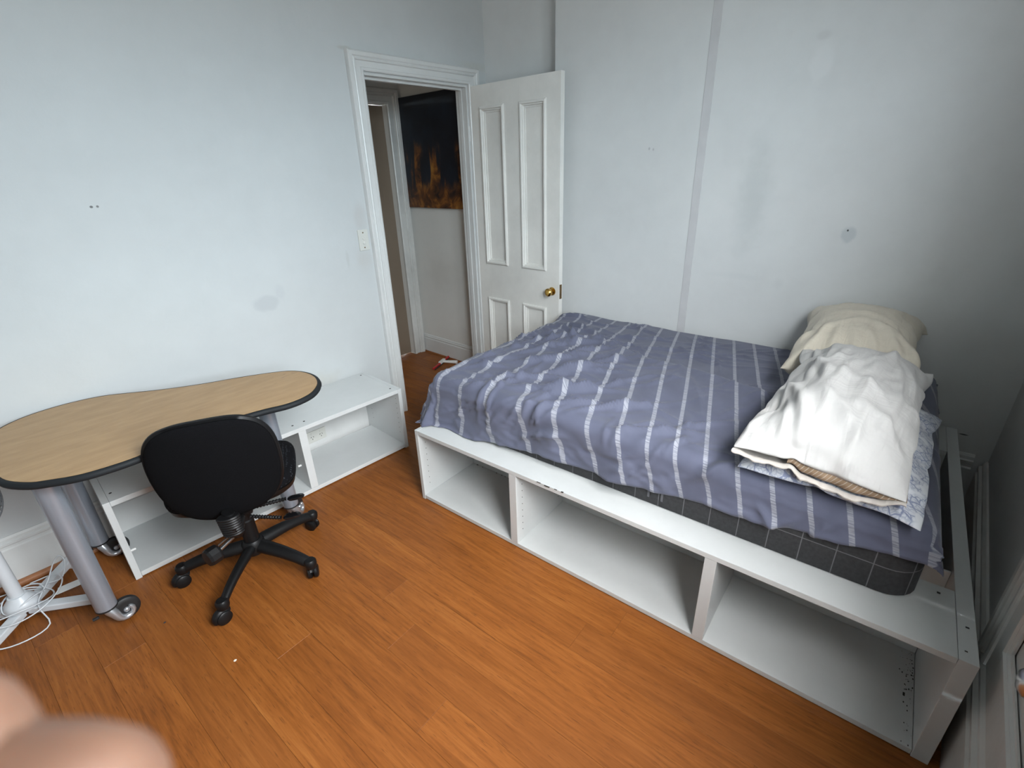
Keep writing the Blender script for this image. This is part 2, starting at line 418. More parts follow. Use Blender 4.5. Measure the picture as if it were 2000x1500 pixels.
# four-panel door, standing open at right angles into the room
d1 = sempty('door_1')
LX0, LX1 = .780, .815; LY0, LY1 = -.745, -.002
ys = [LY0, -.643, -.437, -.309, -.100, LY1]; zs = [.012, .215, .665, .910, 1.900, 2.022]
bm = nb()
for a, b in ((0, 1), (4, 5)): box(bm, LX0, LX1, ys[a], ys[b], zs[0], zs[5])
for a, b in ((0, 1), (2, 3), (4, 5)): box(bm, LX0, LX1, ys[1], ys[4], zs[a], zs[b])
for a, b in ((1, 2), (3, 4)): box(bm, LX0, LX1, ys[2], ys[3], zs[a], zs[b])
obj('leaf', bm, M_door, d1)
PP = [(0, -.001), (.0, .007), (.007, .012), (.015, .012), (.019, .003), (.024, .003), (.028, -.006), (.036, -.008), (.036, -.015), (0, -.015)]
for (ya, yb) in ((ys[3], ys[4]), (ys[1], ys[2])):
    for (za, zb) in ((zs[1], zs[2]), (zs[3], zs[4])):
        bxo('panel', M_door, d1, LX0+.0135, LX1-.0135, ya, yb, za, zb, bevel=0)
        for sx, no in ((LX0, -1), (LX1, 1)):
            bm = nb(); path = [(ya, za), (yb, za), (yb, zb), (ya, zb)]
            mitre(bm, [(a, b) for a, b in PP], path, (Vector((0, 1, 0)), Vector((0, 0, 1)), Vector((no, 0, 0)), Vector((sx, 0, 0))), closed=True)
            obj('panel_moulding', bm, M_door, d1, smooth=25)
M_brass = simple('worn_brass', (.55, .34, .09), .22, 1, var=.35, scale=30)
M_dbrass = simple('dark_brass', (.20, .13, .06), .4, .8, var=.4, scale=40)
for s in (-1, 1):
    bm = nb(); kx = LX0 if s < 0 else LX1; dep = 1.0 if s < 0 else .55
    lathe(bm, [(.027, 0), (.027, .004), (.012, .007), (.010, .020), (.013, .024), (.024, .031), (.0265, .040), (.0255, .049), (.018, .056), (.0, .058)] if s < 0 else
          [(.024, 0), (.024, .003), (.010, .005), (.009, .012), (.018, .018), (.021, .026), (.014, .031), (0, .032)], (kx, -.690, .782), (s, 0, 0), 24)
    obj('knob', bm, M_brass if s < 0 else M_dbrass, d1, smooth=35)
bxo('latch_plate', M_dbrass, d1, LX0+.006, LX1-.006, LY0-.002, LY0+.001, .735, .83)
for hz_ in (.25, 1.75): bm = nb(); cyl(bm, (LX0-.004, .0, hz_-.045), (LX0-.004, .0, hz_+.045), .006); obj('hinge', bm, M_trim, d1, smooth=40)

# bare plaster strip on the long wall (an old partition line), slightly proud
bm = nb(); box(bm, .8275, .832, -1.603, -1.560, .285, CZ); struct(obj('trim_4', bm, M_strip, rotz=BA, bevel=.001))

# french doors in the near side wall: frame, two glazed leaves and a knob
bm = nb(); mitre(bm, [(a*.9, b*.8) for a, b in AP], [(CUX0, CUZ0), (CUX0, CUZ1), (CUX1, CUZ1), (CUX1, CUZ0)], (Vector((1, 0, 0)), Vector((0, 0, 1)), Vector((0, 1, 0)), Vector((0, YC, 0))))
struct(obj('trim_5', bm, M_trim2, smooth=25))
XM = -.885
DY0, DY1 = YC-.030, YC+.010; ST = .085
for nm, x0, x1, GZ in (('door_3', XM+.002, CUX1-.003, 1.72), ('door_4', CUX0+.003, XM-.002, 1.15)):
    d3 = sempty(nm); z0, z1 = CUZ0+.004, CUZ1-.004
    bm = nb()
    box(bm, x0, x0+ST, DY0, DY1, z0, z1); box(bm, x1-ST, x1, DY0, DY1, z0, z1)
    for q0, q1 in ((z0, z0+.13), (GZ-.13, GZ), (z1-ST, z1)): box(bm, x0+ST, x1-ST, DY0, DY1, q0, q1)
    obj('leaf', bm, M_trim2, d3, bevel=.002)
    bxo('panel', M_trim2, d3, x0+ST, x1-ST, DY0+.012, DY1-.012, z0+.13, GZ-.13)
    bm = nb(); mitre(bm, [(p*.8, q*.6) for p, q in PP], [(x0+ST, z0+.13), (x1-ST, z0+.13), (x1-ST, GZ-.13), (x0+ST, GZ-.13)], (Vector((1, 0, 0)), Vector((0, 0, 1)), Vector((0, 1, 0)), Vector((0, DY1, 0))), closed=True)
    obj('panel_moulding', bm, M_trim2, d3, smooth=25)
    zb = GZ+(z1-ST-GZ)*.5
    bxo('glazing_bar', M_trim2, d3, x0+ST, x1-ST, DY0+.006, DY1-.006, zb-.014, zb+.014)
    for q0, q1 in ((GZ, zb-.014), (zb+.014, z1-ST)): bxo('pane', M_glass, d3, x0+ST, x1-ST, YC-.012, YC-.008, q0, q1, bevel=0)
    if nm == 'door_3': dk = d3
d3 = dk
M_steel = simple('tarnished_steel', (.42, .41, .40), .25, 1, var=.4, scale=25)
bm = nb(); lathe(bm, [(.024, 0), (.024, .005), (.011, .009), (.010, .040), (.014, .046), (.024, .056), (.0275, .068), (.025, .080), (.016, .088), (0, .091)], (-.84, YC+.010, .75), (0, 1, 0), 28)
obj('knob', bm, M_steel, d3, smooth=35)

# ------------------------------------------------------------------ small fittings on the door wall
M_plate = simple('switch_plastic', (.60, .60, .56), .35, var=.04)
t = thing('light_switch', 'white two-button light switch plate on the wall left of the doorway', 'light switch', (-.146, 0, 1.175))
bxo('plate', M_plate, t, -.033, .033, -.007, 0, -.059, .059, bevel=.002)
for zz, rr in ((.008, .0085), (-.016, .0095)):
    bm = nb(); lathe(bm, [(rr*1.35, 0), (rr*1.35, .0015), (rr, .002), (rr, .006), (rr*.6, .0075), (0, .0075)], (0, -.007, zz), (0, -1, 0), 16); obj('button', bm, M_plate, t, smooth=40)
for zz in (.042, -.042):
    bm = nb(); lathe(bm, [(.004, 0), (.004, .001), (0, .001)], (0, -.007, zz), (0, -1, 0), 12); obj('screw', bm, M_dbrass, t)
t = thing('power_outlet', 'off-white double power outlet on the skirting seen inside the low shelf', 'power outlet', (-.675, -.02, .105))
bxo('plate', M_plate, t, -.060, .060, -.008, 0, -.036, .036, bevel=.002)
for sx in (-.028, .028):
    bm = nb()
    for ang, ox, oz in ((30, -.007, .004), (-30, .007, .004), (0, 0, -.010)):
        M_ = Matrix.Translation((sx+ox, -.0085, oz-.004)) @ Matrix.Rotation(R(ang), 4, 'Y'); box(bm, -.0012, .0012, -.0008, .0008, -.004, .004, M_)
    obj('socket', bm, M_hole, t); bxo('rocker', M_plate, t, sx-.006, sx+.006, -.011, -.008, .014, .028, bevel=.001)

# painting in the passage
N = NT('dark_abstract_painting'); v = N.coord()
sx_ = N.t.nodes.new('ShaderNodeSeparateXYZ'); N.l(v, sx_.inputs[0])
c = N.ramp(N.noise(v, 7, 4), [(.35, (.002, .003, .008)), (.7, (.006, .011, .022))])
w1 = N.noise(v, 9, 4, .6, .8); w2 = N.noise(N.coord(scale=(1, 1, .45)), 14, 3, .6)
zz = N.math('ADD', sx_.outputs[2], N.math('MULTIPLY', N.math('SUBTRACT', w2, .5), .22))
low = N.math('SUBTRACT', 1.0, N.step(zz, -.05, .10))
col2 = N.ramp(w1, [(.34, (.012, .005, .004)), (.48, (.09, .030, .007)), (.58, (.22, .080, .014)), (.72, (.34, .16, .03))])
stalk = N.step(N.noise(N.coord(scale=(1, 1, .22)), 11, 2, .4, .6), .46, .56)
m = N.math('MULTIPLY', low, N.math('MAXIMUM', stalk, N.math('SUBTRACT', 1.0, N.step(zz, -.30, -.18))))
N.col(N.mix(m, c, col2)); N.set(.5); N.bump(w1, .2, .003)
t = bxo('painting', N.m, None, -.028, 0, -.355, .355, -.39, .39, bevel=.001)
t.location = (HX-.003, .50, 1.655)
tag(t, 'unframed dark canvas with orange flame-like strokes hung in the passage', 'painting')

# squeegee on the passage floor
M_red = simple('red_plastic', (.42, .02, .02), .4); M_wh = simple('white_plastic', (.74, .74, .72), .35, var=.05)
t = thing('squeegee', 'red and white window squeegee lying on the passage floor', 'squeegee', (.745, .475, 0), math.atan2(.13, .31))
bxo('blade_holder', M_red, t, -.165, .165, -.009, .009, .004, .022, bevel=.003); bxo('rubber_blade', M_hole, t, -.165, .165, -.016, -.009, .002, .010, bevel=0)
bxo('clamp', M_wh, t, -.045, .045, -.012, .014, .002, .030, bevel=.004)
bm = nb(); tube(bm, [(0, 0, .018), (.0, -.03, .020), (.008, -.062, .018), (.018, -.10, .016), (.022, -.135, .016)], [.010, .011, .012, .015, .016], 12); obj('handle', bm, M_wh, t, smooth=50)
# ------------------------------------------------------------------ storage bed
BC = (.09, -1.87)                                   # its middle, in the bed's own frame
BW = bw(*BC)
def bed_obj(name, bm, mat, parent, **k):
    bmesh.ops.translate(bm, verts=bm.verts[:], vec=(-BC[0], -BC[1], 0)); return obj(name, bm, mat, parent, **k)
def bed_box(name, mat, parent, *d, bevel=.0012):
    bm = nb(); box(bm, *d); return bed_obj(name, bm, mat, parent, bevel=bevel)
bed = thing('storage_bed', 'white low storage bed with three open cubbies facing the floor', 'bed', (*BW, 0), BA)
fx = -.626; bz = .399
bed_box('top_rail', M_lam, bed, fx, -.366, -2.846, -.870, .379, bz)
bed_box('back_rail', M_lam, bed, .549, .809, -2.846, -.870, .379, bz)
bed_box('end_panel', M_lam, bed, fx, .809, -2.886, -2.847, 0, bz)
bed_box('end_panel', M_lam, bed, fx, .809, -.869, -.849, 0, bz)
bed_box('bottom_board', M_lam, bed, fx+.002, -.257, -2.846, -.870, .004, .024)
bed_box('divider', M_lam, bed, fx+.001, -.257, -1.463, -1.426, .0245, .3785)
bed_box('divider', M_lam, bed, fx+.001, -.257, -2.268, -2.230, .0245, .3785)
bed_box('back_panel', M_lam, bed, -.256, -.248, -2.846, -.870, .004, .378)
bed_box('back_support', M_lam, bed, .549, .569, -2.846, -.870, 0, .378)
for y in (-1.6, -2.2): bed_box('cross_beam', M_lam, bed, -.247, .548, y-.01, y+.01, 0, .37)
bm = nb()                                            # rows of shelf-pin holes on the cubby sides
for yy in (-.8695, -1.4635):
    for xx in (-.585, -.30):
        for k in range(8): cyl(bm, (xx, yy-.0012, .08+k*.034), (xx, yy+.0012, .08+k*.034), .0017, seg=6)
o = bed_obj('pin_holes', bm, M_hole, bed); o['kind'] = 'stuff'
bm = nb()                                            # chipped edge of the rail and scuffs on the cubby floor
rr = random.Random(4)
for (x, y, z, sx, sy, sz) in ((-.6255, -1.62, .398, .004, .012, .0022), (-.622, -1.66, .3985, .006, .006, .0016), (-.624, -1.58, .3985, .004, .009, .0014), (-.6258, -1.69, .399, .003, .005, .0015),
                              (-.40, -2.81, .399, .004, .004, .001), (-.50, -2.868, .399, .003, .004, .001), (-.59, -2.862, .399, .002, .003, .001)):
    box(bm, x-sx, x+sx, y-sy, y+sy, z-sz, z+.0004)
for k in range(60):
    x = -.265 - abs(rr.gauss(0, .14)); y = -2.843 + abs(rr.gauss(0, .014)); s = rr.uniform(.0006, .0026); box(bm, x-s, x+s, y-s*.6, y+s*.6, .0238, .0247)
box(bm, -.452, -.440, -2.824, -2.819, .0238, .0256)
for k in range(14):
    y = -.90 - rr.random()*.3; s = rr.uniform(.001, .003); box(bm, -.262-s, -.262+s, y-s*2, y+s*2, .0238, .0246)
o = bed_obj('scuffs_and_grit', bm, M_hole, bed); o['kind'] = 'stuff'

# ------------------------------------------------------------------ mattress
def rrect(x0, x1, y0, y1, r, n=6):
    P = []
    for cx, cy, a0 in ((x1-r, y1-r, 0), (x0+r, y1-r, 90), (x0+r, y0+r, 180), (x1-r, y0+r, 270)):
        for k in range(n+1): a = R(a0+90*k/n); P.append((cx+r*math.cos(a), cy+r*math.sin(a)))
    return P
N = NT('charcoal_quilted_fabric'); v = N.coord(); s_ = N.t.nodes.new('ShaderNodeSeparateXYZ'); N.l(v, s_.inputs[0])
def gridline(x, pitch, ph, w):
    f = N.math('ABSOLUTE', N.math('SUBTRACT', N.math('FRACT', N.math('ADD', N.math('DIVIDE', x, pitch), ph)), .5))
    return N.math('SUBTRACT', 1.0, N.step(f, w, w*1.8))
ly = gridline(s_.outputs[1], .0895, .15, .011); lz = gridline(s_.outputs[2], .0895, .02, .011); lx = gridline(s_.outputs[0], .0895, .3, .011)
ge = N.n('ShaderNodeNewGeometry'); sn = N.t.nodes.new('ShaderNodeSeparateXYZ'); N.l(ge.outputs['Normal'], sn.inputs[0])
line = N.math('MAXIMUM', N.math('MAXIMUM', N.math('MULTIPLY', ly, N.step(N.math('ABSOLUTE', sn.outputs[0]), .4, .6)), N.math('MULTIPLY', lx, N.step(N.math('ABSOLUTE', sn.outputs[1]), .4, .6))), lz)
cc = N.ramp(N.noise(v, 90, 3), [(.3, (.030, .030, .032)), (.7, (.046, .046, .049))])
N.col(N.mix(N.math('MULTIPLY', line, .75), cc, (.20, .20, .21))); N.set(.85)
N.bump(N.math('ADD', N.noise(v, 700, 2), N.math('MULTIPLY', line, -3)), .3, .002); M_matt = N.m
bm = nb()
for k, (ins, z) in enumerate(((.006, .3995), (0, .405), (0, .58), (.008, .612), (.03, .634), (.06, .638))):
    ring = [bm.verts.new((x-BC[0], y-BC[1], z)) for x, y in rrect(-.500+ins, .795-ins, -2.757+ins, -.862-ins, .085)]
    if k: 
        for i in range(len(ring)): bm.faces.new((prev[i], prev[(i+1) % len(ring)], ring[(i+1) % len(ring)], ring[i]))
    else: bm.faces.new(ring[::-1])
    prev = ring
bm.faces.new(prev)
mt = tag(obj('mattress', bm, M_matt, smooth=50, loc=(*BW, 0), rotz=BA), 'charcoal mattress with a pale grid pattern lying on the white storage bed', 'mattress')
for y in (-1.98, -2.03):
    bm = nb()
    for z0, z1 in ((.455, .462), (.46, .545), (.543, .55)): pass
    box(bm, -.5035, -.5005, y-.004, y+.004, .43, .56); bed_obj('handle_strap', bm, simple('grey_webbing%d' % int(-y*100), (.10, .10, .11), .8), mt)

# ------------------------------------------------------------------ striped cover lying loosely over the mattress
def build_cover():
    xF, xB, yN, yF, zt, r = -.507, .812, -2.768, -.845, .648, .050
    xi0, xi1, yi0, yi1 = xF+r, xB-r, yN+r, yF-r
    nyv = 236; nx = 176
    hem = lambda y: np.interp(-y, [.6, .85, 1.1, 1.3, 1.5, 1.8, 2.05, 2.2, 2.36, 2.5, 2.63, 2.75, 2.95], [.375, .380, .395, .417, .438, .458, .474, .490, .504, .522, .545, .555, .56])
    qb = np.linspace(0, 1, nyv); pa = np.linspace(0, 1, nx)
    Ln, Lf, Lb = .125, .27, .15
    b = (yi0 - Ln) + qb*((yi1 + Lf) - (yi0 - Ln))
    Lfront = (zt - hem(b)) + .57*r
    a = (xi0 - Lfront)[:, None]*(1-pa)[None, :] + (xi1 + Lb)*pa[None, :]
    b = np.repeat(b[:, None], nx, 1)
    rs = np.random.RandomState(5)
    def vnoise(x, y, seed, s):                       # smooth value noise
        g = np.random.RandomState(seed).rand(64, 64)
        X = x*s; Y = y*s; i = np.floor(X).astype(int); j = np.floor(Y).astype(int); fx_, fy_ = X-i, Y-j
        fx_ = fx_*fx_*(3-2*fx_); fy_ = fy_*fy_*(3-2*fy_); G = lambda p, q: g[p % 64, q % 64]
        return (G(i, j)*(1-fx_)+G(i+1, j)*fx_)*(1-fy_)+(G(i, j+1)*(1-fx_)+G(i+1, j+1)*fx_)*fy_ - .5
    # overflow past the (inset) top rectangle
    ex = np.where(a < xi0, a-xi0, np.where(a > xi1, a-xi1, 0)); ey = np.where(b < yi0, b-yi0, np.where(b > yi1, b-yi1, 0))
    d = (np.abs(ex)**5 + np.abs(ey)**5)**.2; d2 = np.hypot(ex, ey); dn = np.where(d2 > 1e-9, d2, 1); ux, uy = ex/dn, ey/dn
    q = r*math.pi/2; th = np.clip(d/r, 0, math.pi/2)
    out = r*np.sin(th); drop = r*(1-np.cos(th)); e = np.maximum(d-q, 0); flare = .16 + .25*smooth01(np.minimum(np.abs(ex), np.abs(ey))/.08)
    # height field of folds and creases
    h = np.zeros_like(a)
    h += .012*vnoise(a+3, b+5, 1, 3.2) + .010*vnoise(a+1, b+9, 2, 6.5)
    def stroke(cx, cy, ang, ln, w, A, curve=0, sharp=1.0):
        dx, dy = a-cx, b-cy; u = dx*math.cos(ang)+dy*math.sin(ang); vv = -dx*math.sin(ang)+dy*math.cos(ang) - curve*u*u
        win = np.clip(1-(u/ln)**2, 0, 1)**1.5
        return A*win*np.exp(-np.abs(vv/w)**(1.6 if sharp > .5 else 2))
    # long crease running down the bed, with the cloth behind it lying a little lower
    cx_ = np.interp(-b, [.8, 1.17, 1.257, 1.414, 1.627, 1.79, 1.945, 2.086, 2.213, 2.8], [.22, .30, .345, .315, .225, .20, .165, .126, .092, .0])
    t = a - cx_; wv = smooth01((-b-1.02)/.15)
    h += wv*(.020*np.exp(-(np.maximum(t, 0)/.012)**2)*np.exp(-(np.maximum(-t, 0)/.055)**1.5) - .012*smooth01(t/.03)*np.exp(-np.maximum(t, 0)/.25))
    h += .020*np.exp(-((a-.05)/.17)**2)*smooth01((-b-1.0)/.3)
    key = [(.30, -1.16, 2.2, .17, .020, .020), (.38, -1.10, 1.9, .16, .016, .016), (.24, -1.08, .5, .14, .016, .018), (.20, -1.20, .9, .20, .018, .018), (.10, -1.16, .6, .22, .016, .014),
           (.02, -1.30, .75, .24, .018, .016), (-.08, -1.22, .95, .24, .016, .014), (-.16, -1.36, .8, .24, .018, .016), (-.05, -1.46, .7, .24, .016, .014), (-.26, -1.30, 1.0, .24, .018, .015),
           (-.28, -1.52, .85, .26, .020, .016), (-.36, -1.42, 1.1, .20, .016, .014), (-.15, -1.62, .6, .26, .018, .013), (.10, -1.50, .5, .22, .014, .012), (.14, -1.34, .55, .22, .014, .015),
           (-.38, -1.62, 1.0, .22, .018, .016), (-.32, -1.75, .8, .24, .016, .014), (.36, -1.30, 2.4, .14, .012, .012), (.48, -1.18, 2.7, .18, .014, .012), (.44, -1.02, 2.9, .22, .014, .012),
           (-.42, -1.95, 1.1, .22, .020, .014), (-.30, -2.05, .7, .26, .018, .010), (-.45, -2.25, .9, .22, .018, .012), (-.36, -2.45, 2.0, .2, .018, .010), (.0, -1.95, 2.6, .3, .016, .006),
           (.12, -.98, .2, .25, .016, .012), (-.10, -1.04, .3, .25, .016, .010), (-.36, -1.12, 1.2, .2, .018, .012), (-.60, -2.36, 2.4, .16, .014, .010), (-.56, -2.52, .6, .16, .016, .012), (-.60, -1.50, 1.2, .15, .018, .014)]
    for k in key: h += stroke(k[0], k[1], -k[2] if k[0] < .28 else k[2]-math.pi/2, k[3], k[4]*.75, k[5]*2.1, curve=rs.uniform(-1.2, 1.2)) - stroke(k[0]+.022, k[1]+.012, -k[2] if k[0] < .28 else k[2]-math.pi/2, k[3], k[4], k[5]*.9)
    for i in range(230):                              # finer crumple, mostly slanting towards the foot
        cx0 = rs.uniform(-.62, .72); cy0 = -(.9 + 1.85*rs.rand()**1.35); foot = math.exp(-max(0, -cy0-1.5)/.55)
        ang = rs.normal(-.85, .45) if cx0 < .3 else rs.normal(-1.5, .5)
        h += stroke(cx0, cy0, ang, rs.uniform(.06, .24), rs.uniform(.006, .012), rs.uniform(.005, .016)*(.35+.85*foot), curve=rs.uniform(-2.5, 2.5))
    edge = np.clip(e/.06, 0, 1)
    damp = 1 - .55*smooth01((d-.02)/.10)*(ux > -.5)   # calmer on the hidden sides
    under = smooth01((-b-2.16)/.12)*smooth01((a+.60)/.08)
    h = h*damp*(1-.8*under) - .006*under
    # soft vertical folds in the hanging part
    out = out + flare*e + edge*(.034*vnoise(a*.6+2, b+a*.5, 7, 5.0) + .030*vnoise(a*.8+9, b+a*.6, 8, 12.0) + .010*vnoise(a*2, b, 9, 30.0))
    x = np.clip(a, xi0, xi1) + ux*out; y = np.clip(b, yi0, yi1) + uy*out; z = zt - drop - e*(1-.5*flare**2)
    nzz = np.cos(th); nxx = ux*np.sin(th); nyy = uy*np.sin(th)
    x = x + nxx*h; y = y + nyy*h; z = z + nzz*h
    # where it reaches the bed rail it rests on it and spreads outwards
    low = np.maximum(.4045 - z, 0); onrail = (x > -.64) | (ux < -.3)
    sp = .55*low
    x = np.where(ux < -.2, np.maximum(x - sp, -.622), x)
    z = np.maximum(z, .4045 + .010*np.abs(vnoise(a, b, 12, 20)))
    # nothing may pass the wall behind
    x = np.minimum(x, .8245)
    x = np.where((ux < -.5) & (e > 0), np.minimum(x, -.509), x)
    y = np.where((uy < -.5) & (e > 0), np.minimum(y, -2.768), y)
    z = np.where(d < .02, np.maximum(z, .642), z)
    s = b + .285*smooth01((-b-.72)/1.25)*(.78-a)
    verts = np.stack([x-BC[0], y-BC[1], z], -1).reshape(-1, 3)
    idx = np.arange(nyv*nx).reshape(nyv, nx)
    f = np.stack([idx[:-1, :-1], idx[:-1, 1:], idx[1:, 1:], idx[1:, :-1]], -1).reshape(-1, 4)
    me = bpy.data.meshes.new('bed_cover'); me.from_pydata(verts.tolist(), [], f.tolist())
    me.polygons.foreach_set('use_smooth', [True]*len(me.polygons))
    uv = me.uv_layers.new(name='cloth'); li = np.zeros(len(me.loops), dtype=np.int32); me.loops.foreach_get('vertex_index', li)
    UV = np.stack([a.reshape(-1), s.reshape(-1)], -1)[li]; uv.data.foreach_set('uv', UV.reshape(-1))
    o = bpy.data.objects.new('bed_cover', me); C.objects.link(o); o.location = (*BW, 0); o.rotation_euler = (0, 0, BA)
    so = o.modifiers.new('thickness', 'SOLIDIFY'); so.thickness = .003; so.offset = -1
    return o
N = NT('slate_blue_striped_cotton'); uvn = N.n('ShaderNodeUVMap', _uv_map='cloth'); su = N.t.nodes.new('ShaderNodeSeparateXYZ'); N.l(uvn.outputs[0], su.inputs[0])
fr = N.math('FRACT', N.math('ADD', N.math('DIVIDE', su.outputs[1], .1003), 17.36)); band = N.math('SUBTRACT', 1.0, N.step(N.math('ABSOLUTE', N.math('SUBTRACT', fr, .5)), .062, .085))
cbx = N.n('ShaderNodeCombineXYZ'); N.l(N.math('MULTIPLY', su.outputs[0], 210.0), cbx.inputs[0]); N.l(N.math('MULTIPLY', su.outputs[1], 10.0), cbx.inputs[1])
dash = N.step(N.noise(cbx.outputs[0], 1.0, 2, .6), .38, .56)
stripe = N.math('MULTIPLY', band, N.math('ADD', .35, N.math('MULTIPLY', dash, .65)))
wv = N.noise(uvn.outputs[0], 9, 3); weave = N.noise(uvn.outputs[0], 900, 2)
base = N.ramp(wv, [(.35, (.084, .091, .138)), (.65, (.101, .109, .164))])
N.col(N.mix(N.math('MULTIPLY', stripe, .66), base, (.40, .41, .45))); N.set(.8, Sheen_Weight=.15)
N.bump(N.math('ADD', weave, N.math('MULTIPLY', stripe, .8)), .12, .0015); M_cover = N.m
cov = build_cover(); cov.data.materials.append(M_cover)
tag(cov, 'slate blue cotton cover with pale broken stripes spread over the mattress', 'bed cover')

# ------------------------------------------------------------------ low shelving unit along the door wall
sh = thing('shelving_unit', 'low white open shelving unit against the wall under the desk', 'shelf', (*rot2(SR, -.994, -.22), 0), SR)
def sb(name, x0, x1, y0, y1, z0, z1, mat=M_lam_s): return bxo(name, mat, sh, x0+.994, x1+.994, y0+.22, y1+.22, z0, z1, bevel=.0012)
sb('top_board', -1.670, -.318, -.424, -.030, .367, .389); sb('bottom_board', -1.670, -.318, -.424, -.052, .006, .028)
sb('side_panel', -.3175, -.294, -.4245, -.030, 0, .3895); sb('side_panel', -1.694, -1.6705, -.4245, -.030, 0, .3895)
sb('divider', -.912, -.873, -.4235, -.055, .0285, .3665)
bm = nb()
for (x, y) in ((-.335, -.060), (-.335, -.375), (-.913, -.372), (-.853, -.372), (-1.655, -.352), (-1.655, -.07)):
    cyl(bm, (x+.994, y+.22, .3885), (x+.994, y+.22, .3896), .0055, seg=10)
o = obj('screw_holes', bm, M_hole, sh); o['kind'] = 'stuff'
bm = nb()
for y in (-.39, -.10):
    for k in range(8): cyl(bm, (-.3185+.994, y+.22, .10+k*.032), (-.3172+.994, y+.22, .10+k*.032), .002, seg=6)
o = obj('pin_holes', bm, M_hole, sh); o['kind'] = 'stuff'
for (x0, x1, y, z) in ((-1.670, -1.652, -.36, .105), (-.930, -.913, -.36, .15)):
    bm = nb(); cyl(bm, (x0+.994, y+.22, z), (x1+.994, y+.22, z), .006, seg=10); obj('shelf_peg', bm, M_wh, sh, smooth=40)

# ------------------------------------------------------------------ kidney desk on three castored tubes
DZ = .700
ring = [(-1.87,-.10),(-1.80,-.045),(-1.71,-.022),(-1.626,-.025),(-1.54,-.050),(-1.46,-.105),(-1.38,-.165),(-1.30,-.215),(-1.205,-.265),(-1.108,-.305),(-1.015,-.350),(-.925,-.405),(-.880,-.460),(-.860,-.535),(-.868,-.615),(-.905,-.690),(-.975,-.750),(-1.07,-.765),(-1.18,-.735),(-1.355,-.712),(-1.48,-.738),(-1.585,-.757),(-1.675,-.752),(-1.74,-.735),(-1.80,-.700),(-1.846,-.665),(-1.893,-.590),(-1.911,-.49),(-1.914,-.38),(-1.906,-.27),(-1.893,-.175)]
def closed_spline(P, n=5):
    out = []; m = len(P)
    for i in range(m):
        p0, p1, p2, p3 = [np.array(P[(i+k-1) % m]) for k in range(4)]
        for t in np.linspace(0, 1, n, endpoint=False):
            out.append(tuple(.5*((2*p1)+(-p0+p2)*t+(2*p0-5*p1+4*p2-p3)*t*t+(-p0+3*p1-3*p2+p3)*t**3)))
    return out
ds = thing('desk', 'kidney-shaped tan desk with dark edging on three silver castored legs', 'desk', (-1.45, -.42, 0))
outl = [(x+1.45, y+.42) for x, y in closed_spline(ring)]
if sum(outl[i-1][0]*outl[i][1]-outl[i][0]*outl[i-1][1] for i in range(len(outl))) < 0: outl = outl[::-1]
def offset_poly(P, d):
    out = []; n = len(P)
    for i in range(n):
        a = np.array(P[i-1]); b_ = np.array(P[(i+1) % n]); t = b_-a; t = t/np.linalg.norm(t); out.append((P[i][0]-t[1]*d, P[i][1]+t[0]*d))
    return out
N = NT('desk_laminate'); v = N.coord(); g = N.noise(N.coord(scale=(2.2, 9, 1)), 3.2, 5, .6, .4)
cc = N.ramp(g, [(.32, (.365, .222, .100)), (.68, (.44, .280, .135))])
s_ = N.t.nodes.new('ShaderNodeVectorMath'); s_.operation = 'DISTANCE'; N.l(v, s_.inputs[0]); s_.inputs[1].default_value = (.50, -.02, DZ)
scr = N.math('MULTIPLY', N.step(N.noise(N.coord(scale=(10, 34, 1)), 1.2, 3, .6, 1.0), .60, .66), N.math('SUBTRACT', 1.0, N.step(s_.outputs['Value'], .04, .17)))
N.col(N.mix(N.math('MULTIPLY', scr, .65), cc, (.20, .13, .08))); N.set(.42); N.bump(N.noise(v, 240, 2), .05, .001); M_desk = N.m
bm = nb(); prism(bm, offset_poly(outl, .004), DZ-.024, DZ); obj('tabletop', bm, M_desk, ds, smooth=40)
M_edge = simple('black_edge_band', (.014, .016, .018), .6, Specular_IOR_Level=.2)
bm = nb(); tube(bm, [(x, y, DZ-.0125) for x, y in outl], .0128, 8, closed=True, cap=False); obj('edge_band', bm, M_edge, ds, smooth=60)
N = NT('brushed_silver'); v = N.coord(scale=(1, 1, .06)); N.col(N.ramp(N.noise(v, 60, 3), [(.3, (.30, .335, .39)), (.7, (.36, .395, .45))])); N.set(.28, .5); M_silver = N.m
M_cast = simple('cast_grey', (.52, .54, .57), .3, .75, var=.1); M_rub = simple('black_rubber', (.012, .012, .013), .55)
